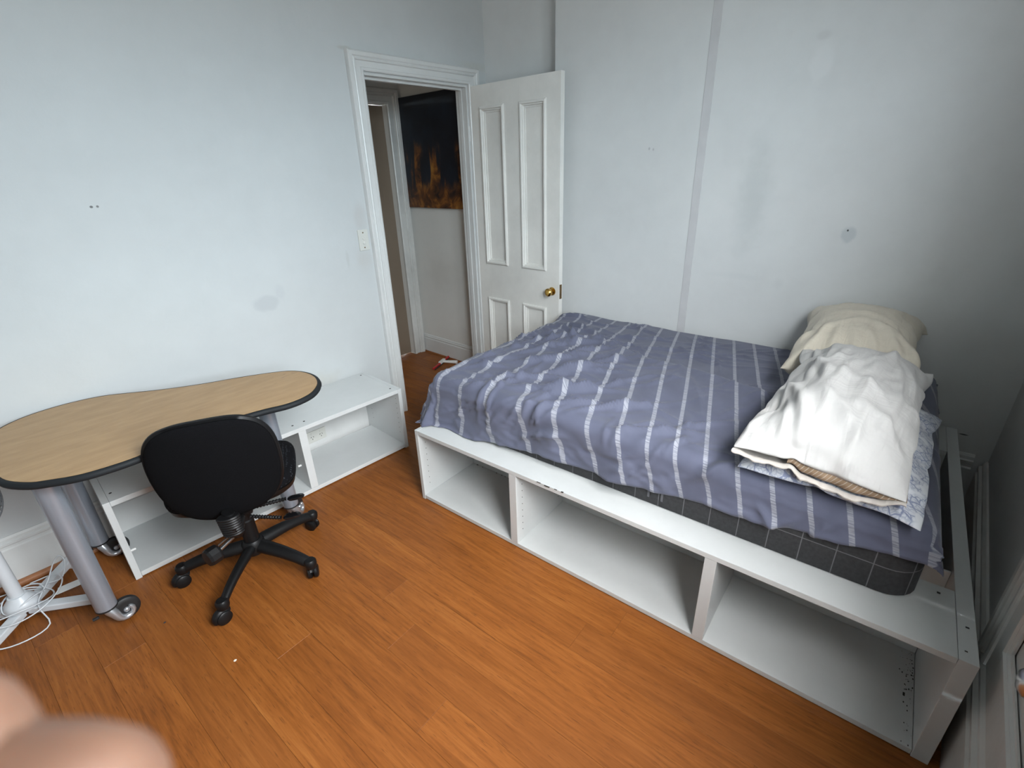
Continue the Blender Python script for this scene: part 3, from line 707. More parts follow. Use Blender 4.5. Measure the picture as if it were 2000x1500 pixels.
def desk_leg(x, y, ang, rad=.034):
    x += 1.45; y += .42
    bm = nb(); cyl(bm, (x, y, .098), (x, y, DZ-.025), rad, seg=32)
    lg = obj('leg', bm, M_silver, ds, smooth=40)
    bm = nb(); cyl(bm, (x, y, .092), (x, y, .0985), rad*1.02, seg=32); obj('collar', bm, M_rub, lg, smooth=40)
    dx, dy = math.cos(ang), math.sin(ang); w = Vector((-dy, dx, 0)); c = Vector((x+dx*.046, y+dy*.046, .047))
    bm = nb(); lathe(bm, [(.0, -.013), (.030, -.013), (.040, -.012), (.0465, -.008), (.047, 0), (.0465, .008), (.040, .012), (.030, .013), (0, .013)], c, w, 32); obj('wheel', bm, M_rub, lg, smooth=40)
    bm = nb()                                        # hooded casting curling round the wheel
    for s in (-1, 1):
        pts = [Vector((x, y, .094)), Vector((x+dx*.002, y+dy*.002, .072)), c + Vector((-dx*.034, -dy*.034, .012)), c + Vector((-dx*.030, -dy*.030, -.016)), c + Vector((-dx*.008, -dy*.008, -.030)), c + Vector((dx*.016, dy*.016, -.022)), c+Vector((dx*.022, dy*.022, .002)), c+Vector((dx*.008, dy*.008, .016))]
        pts = [p + w*(s*.0165 if i > 1 else s*.006*i) for i, p in enumerate(pts)]
        tube(bm, pts, [.020, .019, .0165, .0150, .0135, .0115, .0095, .007], 12)
    lathe(bm, [(0, -.022), (.012, -.021), (.012, .021), (0, .022)], c, w, 16)
    obj('caster_fork', bm, M_cast, lg, smooth=50, sub=1)
    bm = nb(); box(bm, -.010, .010, -.006, .006, -.004, .004, Matrix.Translation((x-dx*.040, y-dy*.040, .070))); obj('brake_lever', bm, M_rub, lg, bevel=.002)
desk_leg(-1.816, -.590, R(5), .0335); desk_leg(-1.752, -.132, R(-12), .0335); desk_leg(-1.085, -.540, R(40), .0335)
# pillow shapes: (columns, rows, origin in metres, millimetre heights of the under and upper sheets)
PILLOW_SHAPES = {
 'rear': (22, 19, (0.174, -2.694, 0.664), [
43,0,120,41,29,119,44,58,118,53,85,118,63,112,119,62,128,104,60,156,104,60,184,104,56,212,104,57,240,103,55,267,102,59,295,101,51,318,100,44,345,99,38,372,99,34,398,99,21,423,97,10,449,96,0,475,95,75,5,125,
70,32,103,67,61,94,67,87,87,75,113,86,80,140,82,66,159,70,68,186,71,66,213,70,65,240,69,66,266,69,63,292,66,56,318,65,58,345,69,49,371,67,44,397,66,35,423,66,31,449,70,32,471,98,105,15,127,100,35,96,
92,59,78,89,84,65,89,111,57,95,137,54,83,159,42,83,186,42,82,213,41,81,241,41,84,267,42,78,293,40,73,320,38,74,346,41,69,373,41,65,400,42,62,426,48,63,448,68,63,463,99,135,27,128,130,44,95,122,62,69,
117,82,48,114,107,38,112,133,29,109,159,23,107,186,21,106,214,19,105,241,19,103,268,18,101,295,17,99,322,19,97,349,20,95,376,23,94,403,30,94,428,44,94,442,70,92,456,103,157,37,121,159,54,94,153,68,65,147,82,39,
144,106,25,141,133,17,139,160,11,138,187,9,136,214,7,134,242,5,133,269,5,131,297,6,130,324,7,128,351,10,127,378,16,126,404,24,127,426,44,126,440,72,124,450,105,184,36,120,185,54,88,184,68,60,179,84,36,176,108,21,
173,134,11,171,161,5,170,188,4,168,216,2,167,243,2,165,270,2,164,298,2,162,325,4,161,353,6,159,380,11,159,405,24,158,425,46,158,438,75,156,450,109,215,44,121,216,53,87,215,66,57,212,86,34,208,109,16,206,135,5,
204,162,3,202,189,2,201,217,2,199,244,2,198,272,2,196,299,3,195,326,3,193,354,4,192,381,9,191,406,22,190,423,47,188,431,78,184,444,112,245,54,124,248,58,89,247,73,60,243,90,36,240,111,15,238,136,4,236,163,3,
235,191,1,233,218,3,232,246,2,230,273,3,229,300,3,227,328,2,226,355,3,225,382,11,223,406,24,221,424,49,219,437,78,216,442,112,275,66,124,265,70,97,268,85,68,272,96,39,272,113,15,271,138,5,269,165,3,267,192,1,
266,220,2,265,247,3,263,274,4,262,302,1,260,329,3,259,356,4,257,383,10,255,405,29,253,423,52,249,432,84,244,445,118,289,58,136,294,78,104,298,88,73,301,102,46,303,117,19,302,139,5,301,166,2,300,193,3,299,221,2,
297,248,2,296,275,2,294,303,1,293,330,1,291,358,3,290,384,12,287,406,31,284,421,57,280,434,87,276,446,123,321,57,138,325,71,103,329,87,74,332,100,45,333,116,19,334,140,5,333,167,1,332,195,2,331,222,2,330,249,2,
328,277,2,327,304,2,325,331,1,324,359,4,322,385,14,319,407,34,316,422,60,312,436,90,308,445,126,354,59,141,357,70,107,361,85,76,363,100,48,366,118,24,366,142,8,366,168,5,365,196,3,364,223,2,362,250,3,361,278,2,
360,305,1,358,333,2,357,360,6,354,385,18,352,407,37,348,424,63,344,436,94,340,446,128,386,60,145,390,72,110,392,87,80,396,100,51,398,120,29,399,143,11,398,169,3,398,197,2,396,224,2,395,251,2,394,279,2,392,306,2,
391,334,3,389,361,9,387,386,21,384,407,42,381,424,67,376,438,98,372,447,133,403,72,140,415,84,118,422,93,88,427,103,57,430,121,32,431,144,15,431,170,7,430,198,3,429,225,3,428,252,3,426,280,3,425,308,3,423,335,6,
421,362,12,419,387,24,416,409,44,412,423,72,408,439,102,404,450,137,430,62,144,441,76,119,453,97,95,455,114,68,458,128,39,463,146,21,463,171,11,462,199,7,461,226,6,460,254,5,459,281,5,457,309,7,456,336,10,454,363,16,
450,388,28,446,407,51,440,425,75,438,432,107,430,448,139,461,54,148,467,63,115,474,82,87,481,102,64,488,123,43,494,146,26,494,173,22,494,200,17,493,227,14,492,255,12,491,282,11,490,310,13,488,337,17,485,364,24,482,389,35,
477,412,53,471,430,77,466,446,107,461,455,143,492,46,153,499,58,120,506,77,92,513,99,70,519,122,52,523,147,40,524,174,34,524,201,29,523,228,26,523,256,23,522,283,20,521,310,22,518,337,28,517,364,34,514,390,43,509,414,59,
503,433,82,497,450,112,492,462,146,524,40,158,530,52,124,537,73,99,544,97,78,549,122,64,552,149,56,551,176,51,550,203,49,550,230,45,549,258,42,545,284,41,546,310,41,548,337,42,546,363,48,544,390,55,540,416,64,535,437,87,
529,455,116,524,467,150,556,39,162,561,48,131,569,70,106,575,96,89,577,123,80,577,151,75,575,178,73,574,205,70,571,233,70,567,259,68,560,286,69,560,310,68,571,334,66,571,361,69,571,389,73,566,415,83,567,440,92,561,461,119,
556,475,153,572,43,158,591,51,141,600,68,116,603,95,105,600,123,102,598,151,101,594,179,100,590,207,99,587,234,97,580,262,98,568,287,100,571,313,98,590,333,91,591,361,95,588,389,100,588,415,106,594,436,107,593,462,126,588,479,158,
590,19,156,602,49,148,613,75,136,610,94,134,612,121,132,608,150,131,603,178,131,600,207,130,597,236,129,589,263,129,577,288,131,584,312,127,601,333,122,600,362,126,598,390,129,604,409,126,615,432,126,611,452,132,617,468,162,619,13,147,
620,40,156,616,65,164,614,91,167,614,119,167,606,147,165,604,176,165,601,206,164,598,236,163,594,265,162,584,283,155,590,305,155,597,334,157,605,363,160,604,387,158,606,405,154,612,434,158,620,460,161,603,476,163,43,0,120,41,29,119,
44,58,118,53,85,118,63,112,119,62,128,104,60,156,104,60,184,104,56,212,104,57,240,103,55,267,102,59,295,101,51,318,100,44,345,99,38,372,99,34,398,99,21,423,97,10,449,96,0,475,95,75,5,125,65,27,137,56,48,148,
68,75,147,71,98,140,68,124,139,66,153,138,64,182,138,61,211,138,58,240,137,58,269,137,61,297,136,52,322,136,50,350,134,40,377,135,36,405,133,29,432,131,25,458,124,32,471,98,105,15,127,93,34,143,80,47,159,78,65,171,
79,93,169,78,122,169,76,152,169,75,182,168,74,211,167,72,241,167,70,270,167,70,298,165,63,327,166,60,355,165,55,384,163,51,413,161,51,439,151,57,457,130,63,463,99,135,27,128,118,43,139,110,43,169,101,63,187,96,90,196,
95,120,196,95,151,196,93,181,195,91,212,195,90,242,194,88,272,194,86,302,193,83,331,192,79,361,190,78,391,186,78,419,178,82,441,161,88,457,137,92,456,103,157,37,121,146,42,145,139,50,174,132,65,197,125,92,210,120,121,218,
118,152,218,116,183,218,115,213,217,113,244,217,112,274,215,109,305,215,108,335,213,106,365,208,107,395,201,109,422,188,114,442,168,119,450,139,124,450,105,184,36,120,177,43,151,171,53,179,163,70,203,156,95,219,150,124,230,145,154,235,
144,184,236,142,215,236,140,246,235,138,276,234,137,307,232,136,337,228,136,367,221,138,396,211,141,423,195,146,440,172,150,448,144,156,450,109,215,44,121,208,50,154,202,58,183,195,75,207,187,99,227,180,125,242,175,155,250,172,186,251,
171,217,250,169,247,249,168,278,247,167,309,244,167,339,238,167,369,232,169,397,219,173,422,200,178,439,176,182,446,146,184,444,112,245,54,124,239,60,155,233,68,183,226,83,210,218,103,234,211,129,248,206,157,260,203,188,261,201,218,262,
200,249,259,199,280,257,198,310,253,197,341,250,198,371,241,200,394,223,203,413,197,208,430,174,210,434,144,216,442,112,275,66,124,265,77,151,258,83,180,250,95,207,246,115,228,240,132,253,238,160,263,234,189,272,233,220,272,232,251,269,
231,281,266,230,312,262,229,342,257,230,371,246,232,397,228,234,420,206,238,434,180,240,443,151,244,445,118,289,58,136,290,63,164,282,72,192,278,87,218,274,108,241,271,132,261,268,160,274,266,191,278,265,221,278,264,252,276,263,283,272,
262,313,268,262,343,262,262,372,250,264,399,233,266,421,211,269,439,186,272,446,156,276,446,123,321,57,138,317,55,172,313,65,201,309,84,227,306,107,247,303,133,265,300,162,276,298,192,281,297,223,284,296,253,281,295,284,278,295,314,273,
294,344,265,295,373,255,296,400,238,298,423,216,301,440,189,305,445,159,308,445,126,354,59,141,349,57,175,345,65,205,341,84,231,338,108,252,335,134,268,333,163,280,331,193,286,329,224,287,328,255,285,328,285,282,327,316,277,327,345,269,
327,374,258,328,401,242,330,423,219,333,440,192,336,447,163,340,446,128,386,60,145,381,58,179,376,70,207,374,86,234,370,109,256,368,136,270,365,164,284,363,194,289,362,225,289,361,256,288,360,286,285,360,317,280,359,347,274,359,376,262,
360,402,246,362,425,224,364,443,198,368,449,167,372,447,133,403,72,140,404,74,172,405,78,203,403,97,228,401,116,253,399,137,276,397,164,289,396,195,290,395,226,290,394,256,289,393,287,288,392,318,282,392,348,275,392,377,265,392,404,250,
394,427,228,396,445,202,400,452,172,404,450,137,430,62,144,429,69,176,431,82,203,431,96,229,431,117,253,429,136,278,430,165,288,428,196,289,427,227,288,426,257,289,426,288,289,425,319,284,425,349,277,424,378,266,424,406,252,425,427,231,
428,438,200,429,446,170,430,448,139,461,54,148,458,57,182,458,69,212,458,85,239,460,108,261,461,136,274,461,166,281,461,197,283,460,227,285,459,258,288,458,289,288,458,319,283,457,349,275,457,378,266,457,407,253,456,431,233,456,450,208,
458,457,177,461,455,143,492,46,153,489,48,187,489,62,216,490,82,240,492,108,258,493,137,268,494,167,275,493,198,276,492,228,278,491,259,279,487,288,274,489,318,276,489,348,270,490,378,263,489,406,251,489,432,234,489,454,210,489,464,180,
492,462,146,524,40,158,520,43,191,521,56,219,523,80,239,524,108,253,525,138,261,524,168,263,523,199,265,522,230,267,520,260,265,513,288,255,516,317,258,519,346,258,521,376,255,522,406,248,521,434,234,521,457,212,521,469,184,524,467,150,
556,39,162,550,51,189,553,54,219,555,79,237,555,109,244,554,140,246,552,170,247,551,201,248,549,231,249,544,260,244,539,288,237,535,317,233,546,343,242,550,373,241,552,403,236,553,433,230,553,459,213,553,474,187,556,475,153,572,43,158,
573,35,191,582,53,213,584,81,222,582,111,225,579,142,225,576,172,225,574,203,225,572,233,226,561,259,218,553,285,210,553,314,209,567,339,217,575,369,220,574,399,214,574,428,207,581,455,205,586,476,189,588,479,158,590,19,156,602,30,183,
605,55,193,604,85,198,597,114,197,598,143,199,595,174,199,591,204,198,589,234,198,579,263,194,564,282,181,571,310,183,585,337,190,594,366,193,586,391,187,586,417,181,603,443,185,615,466,184,617,468,162,619,13,147,620,40,156,616,65,164,
614,91,167,614,119,167,606,147,165,604,176,165,601,206,164,598,236,163,594,265,162,584,283,155,590,305,155,597,334,157,605,363,160,604,387,158,606,405,154,612,434,158,620,460,161,603,476,163,
 ]),
 'floral': (26, 16, (-0.551, -2.760, 0.664), [
1,53,4,4,84,12,7,115,18,12,140,19,11,170,22,13,202,23,15,234,21,17,265,23,22,292,30,21,319,26,22,350,22,23,382,20,25,414,17,28,445,15,30,477,14,32,508,9,32,51,12,35,82,3,40,111,9,40,139,8,
38,170,6,40,201,3,43,232,7,47,263,9,53,292,15,49,316,8,51,347,6,52,379,4,55,410,5,58,441,3,61,473,5,63,505,14,63,49,19,65,81,9,69,108,11,68,138,5,69,168,7,71,198,4,74,229,3,77,258,7,
80,286,4,80,315,3,82,346,3,84,377,4,86,407,5,89,438,6,92,470,4,95,500,17,94,50,19,95,75,8,98,105,3,98,134,7,100,165,5,101,195,6,104,226,6,107,255,5,110,286,3,110,314,11,113,344,4,114,373,4,
116,404,2,120,435,2,124,466,6,126,495,21,122,47,28,125,70,6,128,101,6,129,132,4,131,163,7,132,194,4,135,224,6,138,254,7,139,284,5,141,313,5,144,341,5,145,372,4,147,402,6,150,432,8,155,462,7,156,487,27,
154,46,30,157,69,8,159,99,5,160,130,5,162,161,3,164,191,7,166,222,6,167,250,3,169,281,8,171,311,4,172,341,8,176,371,5,178,401,7,179,431,5,179,459,16,180,489,22,186,45,32,188,67,6,190,98,5,192,129,4,
193,159,6,194,189,5,197,220,4,199,250,5,200,280,3,202,310,7,203,341,3,206,371,7,208,401,5,210,432,4,210,461,11,210,490,31,218,44,33,219,69,13,221,97,5,222,127,5,224,157,6,225,188,5,228,218,8,228,249,6,
230,279,2,232,310,4,233,340,3,236,370,6,238,401,4,241,432,8,242,463,8,242,487,32,250,44,34,251,70,15,251,97,7,253,125,5,255,155,6,257,186,3,258,217,3,259,247,2,260,277,5,262,308,8,265,339,7,267,369,7,
269,399,6,271,430,4,273,461,8,274,484,33,277,51,45,278,70,17,279,93,2,282,124,8,286,153,2,288,184,6,288,214,7,290,245,7,292,275,3,293,307,3,295,337,10,296,367,7,298,397,1,302,428,4,304,459,8,305,481,34,
306,43,40,307,62,12,310,92,5,313,122,2,315,152,8,316,183,11,319,212,4,321,243,3,323,274,4,324,304,3,326,334,7,326,364,6,329,395,5,332,424,5,335,453,15,337,478,35,337,41,40,339,60,12,341,89,3,342,120,7,
345,151,7,346,181,4,350,211,6,351,242,6,353,272,4,354,302,6,355,331,8,357,362,4,359,392,7,361,420,3,365,447,17,369,474,36,369,39,38,370,58,13,372,87,5,373,118,6,374,149,7,377,179,5,379,210,7,382,240,7,
383,270,4,384,300,8,386,330,4,388,360,7,388,390,5,391,418,6,392,441,26,400,467,35,401,37,37,402,56,11,403,87,5,404,117,5,405,148,3,408,177,7,410,208,6,413,237,7,413,268,6,415,299,7,417,328,2,418,358,5,
419,389,5,421,419,8,423,445,20,422,468,45,433,36,37,434,56,12,435,85,5,435,116,4,436,146,6,437,177,6,439,208,4,442,236,6,444,266,5,445,297,9,447,327,4,448,357,8,449,388,5,452,417,9,453,444,22,453,473,41,
465,34,37,465,54,9,466,84,2,467,115,3,467,146,5,467,176,8,469,206,3,471,236,3,474,265,5,475,295,3,478,325,3,478,356,3,480,387,5,482,417,6,484,445,21,485,472,40,497,34,35,497,55,10,497,84,6,497,115,9,
499,145,2,498,174,3,499,203,9,501,233,3,504,264,4,507,294,3,508,325,2,509,355,6,511,385,4,514,415,10,515,444,18,517,471,39,529,36,33,520,67,22,526,87,7,528,114,13,526,143,5,528,172,10,529,202,5,531,233,5,
535,262,4,537,293,5,538,324,7,540,352,9,542,382,5,544,413,10,547,443,17,549,470,39,540,39,44,544,62,25,551,84,9,554,112,10,557,142,7,558,170,1,560,200,5,561,230,5,565,260,5,567,290,6,569,321,3,571,351,8,
572,379,4,575,409,13,578,439,20,581,468,35,571,30,39,572,54,15,576,82,3,582,111,5,584,141,4,589,166,4,589,196,6,591,227,8,594,259,9,597,288,6,599,318,4,600,348,8,602,378,6,604,408,7,607,436,15,613,464,33,
602,24,33,603,48,10,606,77,4,610,107,9,614,138,11,616,166,4,620,195,5,621,226,2,624,255,4,627,285,4,628,316,4,631,347,4,633,375,7,635,405,7,637,434,14,639,460,32,633,18,28,634,44,7,637,74,4,641,105,4,
643,136,4,646,165,6,650,194,7,651,225,9,654,254,5,657,283,3,659,314,1,662,345,7,664,374,5,665,404,6,665,435,5,666,463,23,664,13,24,665,41,7,668,72,5,671,102,3,674,133,5,676,164,9,678,193,1,681,223,7,
684,252,4,687,282,5,691,312,5,692,342,4,694,373,7,696,403,4,697,434,6,698,463,20,696,9,19,697,38,6,700,69,4,703,100,4,705,131,3,706,161,2,708,191,7,711,220,5,714,249,4,718,279,3,721,309,2,724,340,2,
726,371,6,727,402,2,728,433,4,730,464,17,727,4,14,728,36,4,731,67,5,734,99,4,735,130,8,736,159,12,736,189,12,742,217,6,744,245,10,749,276,10,752,306,7,755,338,5,757,369,6,758,401,4,760,432,4,762,463,12,
758,1,7,760,32,11,762,64,13,764,95,16,766,127,19,767,159,21,766,183,16,773,213,19,775,245,19,779,273,22,782,305,19,785,337,19,787,368,14,790,400,14,792,431,11,794,463,10,1,53,4,4,84,12,7,115,18,12,140,19,
11,170,22,13,202,23,15,234,21,17,265,23,22,292,30,21,319,26,22,350,22,23,382,20,25,414,17,28,445,15,30,477,14,32,508,9,32,51,12,31,78,31,36,109,33,39,139,38,36,168,45,39,199,44,41,231,43,44,262,44,
47,292,45,50,322,42,46,352,46,49,383,42,51,414,38,54,445,33,58,476,28,63,505,14,63,49,19,62,77,35,61,105,50,61,135,58,63,166,61,64,197,63,68,229,61,70,260,63,71,291,63,73,322,64,75,352,60,76,383,59,
78,415,55,82,445,48,88,474,36,95,500,17,94,50,19,93,76,40,92,104,55,92,133,66,92,163,74,94,195,75,95,226,77,98,258,77,100,289,76,101,320,78,103,351,76,105,383,72,107,413,66,113,441,52,119,467,38,126,495,21,
122,47,28,123,75,45,122,102,61,122,130,75,123,161,80,124,193,86,125,224,88,127,256,88,129,287,89,131,319,88,133,350,83,135,381,82,138,410,69,143,435,51,147,461,34,156,487,27,154,46,30,153,71,52,153,99,67,154,129,77,
154,160,85,155,191,91,157,222,95,158,254,95,160,286,94,162,317,94,164,349,90,167,379,85,169,409,75,173,437,61,176,464,45,180,489,22,186,45,32,185,71,53,185,98,69,185,127,81,186,158,89,187,189,97,188,221,99,190,252,100,
192,284,99,194,315,98,196,347,94,198,378,89,201,408,79,204,435,64,207,462,48,210,490,31,218,44,33,217,71,53,217,98,71,217,126,84,218,156,93,218,187,100,220,219,104,222,250,103,223,282,104,225,314,103,228,345,99,230,375,90,
233,406,81,236,434,68,239,461,51,242,487,32,250,44,34,249,73,54,248,96,73,248,124,89,249,154,99,250,185,104,252,217,106,253,249,109,255,280,107,257,312,106,260,343,101,262,374,94,264,404,84,267,432,71,270,460,56,274,484,33,
277,51,45,280,73,51,280,98,71,280,123,89,281,153,101,282,184,105,283,215,110,285,247,111,287,278,111,289,310,108,291,341,104,293,372,99,296,401,86,299,430,73,302,457,57,305,481,34,306,43,40,309,73,54,311,100,68,312,124,88,
312,151,105,314,182,109,315,213,113,317,245,114,319,277,113,321,308,111,323,340,107,325,370,101,328,400,90,330,426,73,333,452,56,337,478,35,337,41,40,339,66,60,341,93,77,343,121,92,344,149,103,345,180,110,347,212,114,349,243,115,
351,275,114,353,306,113,355,338,110,357,368,103,359,398,92,361,423,74,364,447,53,369,474,36,369,39,38,371,63,61,373,90,78,374,118,91,376,148,103,377,178,112,379,210,114,381,241,117,383,273,116,384,305,115,386,336,111,388,366,102,
391,396,92,392,421,74,394,439,49,400,467,35,401,37,37,403,62,60,404,88,78,406,117,90,408,147,102,409,176,112,411,208,115,413,239,117,415,271,117,416,302,114,418,334,112,420,364,104,421,391,88,423,416,70,424,439,50,422,468,45,
433,36,37,435,61,58,436,87,76,438,115,90,439,144,103,441,175,111,443,206,116,445,238,117,446,269,116,448,301,115,450,332,111,452,362,101,453,391,91,454,419,76,454,443,57,453,473,41,465,34,37,466,60,57,468,87,75,469,113,91,
471,142,103,473,173,111,475,204,115,477,236,117,478,267,116,480,299,114,482,330,110,483,361,102,484,391,92,485,420,79,486,445,60,485,472,40,497,34,35,497,62,53,499,86,72,501,112,90,503,140,104,505,171,111,507,202,113,508,234,115,
510,266,115,512,297,113,514,328,106,515,360,101,516,389,90,517,417,75,517,444,59,517,471,39,529,36,33,528,64,50,529,92,63,532,112,85,535,138,103,537,169,109,538,200,114,540,232,113,542,263,110,544,295,109,545,326,103,547,358,99,
548,386,86,549,416,74,549,443,59,549,470,39,540,39,44,557,63,46,561,88,63,562,116,77,565,139,97,568,167,111,570,198,112,572,230,111,574,262,109,575,293,105,577,324,101,579,356,95,580,386,86,580,413,71,581,441,55,581,468,35,
571,30,39,579,55,55,586,80,71,593,109,81,596,134,98,599,165,103,602,196,107,603,228,104,605,259,103,607,291,101,609,322,97,610,353,91,611,383,82,611,412,70,610,436,50,613,464,33,602,24,33,610,46,56,616,73,73,622,101,86,
627,131,93,630,162,98,633,194,99,635,226,99,636,257,96,638,289,94,640,320,90,641,352,87,642,382,80,641,409,64,640,433,45,639,460,32,633,18,28,641,42,51,647,70,66,652,99,77,657,129,84,660,160,88,663,192,90,665,223,89,
667,255,86,669,286,86,671,318,84,673,349,80,673,380,72,671,409,59,670,436,44,666,463,23,664,13,24,672,39,43,678,67,58,683,96,67,687,127,73,690,158,76,693,189,79,695,221,78,697,252,76,699,284,74,701,315,73,702,347,68,
703,378,64,703,408,54,701,436,40,698,463,20,696,9,19,702,37,35,708,64,48,712,95,56,716,126,60,718,156,61,720,187,62,720,218,59,723,250,58,726,281,57,729,312,57,732,344,56,733,375,52,733,406,44,732,436,36,730,464,17,
727,4,14,733,33,30,736,63,34,740,94,39,739,126,39,739,157,41,744,185,42,746,216,41,748,247,38,749,279,36,755,309,40,757,340,37,761,372,37,762,403,31,763,434,29,762,463,12,758,1,7,760,32,11,762,64,13,764,95,16,
766,127,19,767,159,21,766,183,16,773,213,19,775,245,19,779,273,22,782,305,19,785,337,19,787,368,14,790,400,14,792,431,11,794,463,10,
 ]),
 'white': (28, 17, (-0.563, -2.698, 0.719), [
1,38,26,2,65,28,5,93,29,7,120,32,9,148,35,14,175,38,23,200,39,16,226,42,17,254,44,21,279,43,20,299,52,19,322,42,15,350,43,14,377,42,13,405,42,12,432,40,11,460,37,32,38,35,35,64,20,35,91,17,
36,118,15,38,146,17,38,173,17,41,200,21,41,227,21,42,252,24,45,277,29,48,301,34,45,326,31,46,350,29,45,378,29,45,405,35,45,433,33,42,458,46,63,38,42,66,63,26,67,89,19,66,117,19,68,144,18,69,171,17,
70,198,17,71,225,22,71,251,26,74,274,24,75,301,21,74,328,20,76,353,22,77,379,24,76,406,29,76,432,36,74,456,53,95,38,49,98,61,31,99,88,24,96,115,30,96,142,31,98,169,31,99,195,31,100,222,33,99,249,36,
102,274,36,103,301,32,105,328,27,105,354,23,108,379,28,108,407,28,107,430,42,105,452,62,125,38,59,129,62,40,126,87,38,126,114,40,126,140,43,127,167,40,126,195,43,129,221,45,130,247,45,132,274,44,133,301,40,133,329,39,
136,353,29,138,379,25,139,404,32,138,427,48,137,448,69,156,39,69,156,64,53,156,85,41,157,112,43,156,138,49,155,165,53,158,192,50,159,219,54,160,246,53,162,273,50,163,301,49,164,328,47,168,351,33,169,377,29,170,404,34,
170,423,54,168,443,77,179,40,79,184,63,59,185,82,41,187,109,43,187,135,50,187,162,57,189,190,56,190,217,55,191,245,57,192,272,53,196,298,50,196,323,44,198,350,36,200,376,28,201,400,36,201,420,57,198,438,83,210,35,80,
214,55,56,217,80,44,217,107,49,218,134,51,218,161,58,220,189,57,221,216,59,223,243,56,223,271,57,226,297,56,227,322,48,229,349,39,232,372,27,232,397,39,229,410,64,229,429,87,241,34,86,244,55,65,246,80,53,248,106,49,
248,132,58,250,159,59,251,186,60,253,215,60,252,241,57,254,268,57,257,295,49,257,319,45,259,345,39,259,373,39,260,393,44,256,404,68,250,431,80,273,34,90,276,52,65,278,79,57,279,103,53,279,130,55,280,157,61,282,185,63,
283,213,62,283,241,63,285,268,58,287,293,55,287,321,52,289,345,41,288,373,35,288,392,44,285,411,62,282,431,83,305,35,93,307,53,71,308,75,56,310,103,54,310,129,61,310,156,63,313,183,61,313,211,63,314,238,63,315,265,56,
316,292,54,317,319,50,317,346,42,317,373,33,317,398,36,315,417,57,313,426,86,337,37,96,339,52,68,339,72,53,341,100,59,341,127,59,343,154,59,344,181,61,344,209,62,346,236,61,346,264,57,347,292,57,347,319,50,347,345,38,
348,371,29,349,397,36,347,415,59,344,425,89,355,46,87,366,60,75,367,77,55,368,100,53,372,125,59,375,151,60,376,179,64,376,208,62,377,235,63,377,263,62,378,290,55,378,318,51,379,342,35,380,369,28,378,389,45,377,410,65,
376,424,92,387,37,88,391,52,62,395,74,48,397,100,50,400,126,59,406,150,60,407,178,60,407,207,61,408,234,59,409,262,60,409,289,52,407,316,49,408,341,40,408,368,30,409,388,45,409,406,67,407,420,97,419,35,90,422,47,61,
426,68,44,428,97,47,431,123,55,434,150,61,437,177,62,438,206,61,439,233,62,440,261,57,439,288,53,438,314,45,439,338,31,439,365,27,437,381,47,435,391,75,434,417,92,452,36,88,454,43,61,457,65,43,459,93,44,462,119,52,
465,147,58,467,176,56,469,203,57,469,231,56,470,259,52,470,287,50,469,314,46,469,339,32,468,364,28,465,378,50,464,387,78,466,415,92,483,33,90,486,39,60,489,61,42,491,90,42,493,118,49,495,145,57,498,173,52,500,201,56,
501,229,54,502,258,53,501,286,45,501,314,41,499,338,26,498,363,29,495,385,46,494,396,73,491,413,100,515,30,91,518,38,61,520,59,44,523,86,41,524,114,47,527,142,53,529,170,53,531,199,51,532,228,51,533,256,47,532,284,39,
531,311,35,530,338,26,528,366,25,527,388,44,526,398,71,523,416,97,546,29,93,548,40,63,550,57,42,554,83,42,556,112,44,558,140,49,559,169,49,561,197,45,563,226,43,564,255,43,564,284,39,562,312,30,561,339,21,559,367,22,
559,387,42,557,403,66,556,415,97,578,23,92,579,38,64,582,56,44,585,81,35,588,109,44,589,138,45,591,167,43,593,196,44,594,224,38,593,253,35,593,282,30,593,311,27,592,338,17,592,367,20,591,389,40,589,405,64,588,413,96,
610,22,92,609,43,69,613,54,43,616,79,31,619,106,36,620,135,35,622,164,35,623,193,32,624,223,32,625,252,28,625,281,26,624,309,18,624,338,12,623,366,20,623,388,39,619,397,67,620,409,95,639,25,91,640,44,73,644,55,45,
646,77,33,649,105,27,652,133,29,653,162,27,654,191,24,656,221,24,656,250,20,657,279,18,657,309,13,656,337,10,655,364,20,651,376,43,646,390,64,651,401,88,666,30,91,668,37,66,676,57,49,677,76,27,679,103,18,681,132,16,
684,160,17,685,190,13,687,219,14,687,248,10,688,278,7,687,307,5,687,336,9,685,362,21,680,377,44,675,386,71,667,398,97,692,17,88,697,26,58,702,47,38,707,72,22,710,101,16,712,129,8,714,159,7,716,188,5,717,217,3,
718,247,5,719,277,3,719,306,8,718,334,17,716,362,27,710,385,46,705,396,73,696,411,100,723,7,89,729,24,62,734,46,43,738,72,30,741,99,20,744,128,14,746,158,9,745,187,12,748,216,8,747,245,13,749,274,14,748,303,21,
748,332,27,745,359,39,739,381,57,735,405,75,727,418,104,755,2,90,760,23,66,761,48,55,766,74,43,769,101,35,772,129,28,771,158,27,771,186,27,767,213,31,768,242,34,768,271,39,767,299,43,769,328,47,771,354,54,769,379,67,
765,404,83,759,421,109,787,0,93,788,26,77,785,54,75,785,81,67,786,105,60,784,132,57,786,161,52,778,182,58,778,210,61,783,238,63,779,266,69,778,294,73,780,317,70,785,343,79,787,371,89,790,398,101,791,421,116,819,1,100,
815,30,98,809,60,96,801,82,89,804,107,88,798,136,87,792,165,86,783,193,83,789,205,94,795,234,94,797,263,97,789,277,88,798,305,96,806,333,103,812,361,110,818,390,116,822,419,123,1,38,26,2,65,28,5,93,29,7,120,32,
9,148,35,14,175,38,23,200,39,16,226,42,17,254,44,21,279,43,20,299,52,19,322,42,15,350,43,14,377,42,13,405,42,12,432,40,11,460,37,32,38,35,27,62,49,26,89,55,26,117,60,28,144,63,25,171,70,29,197,74,
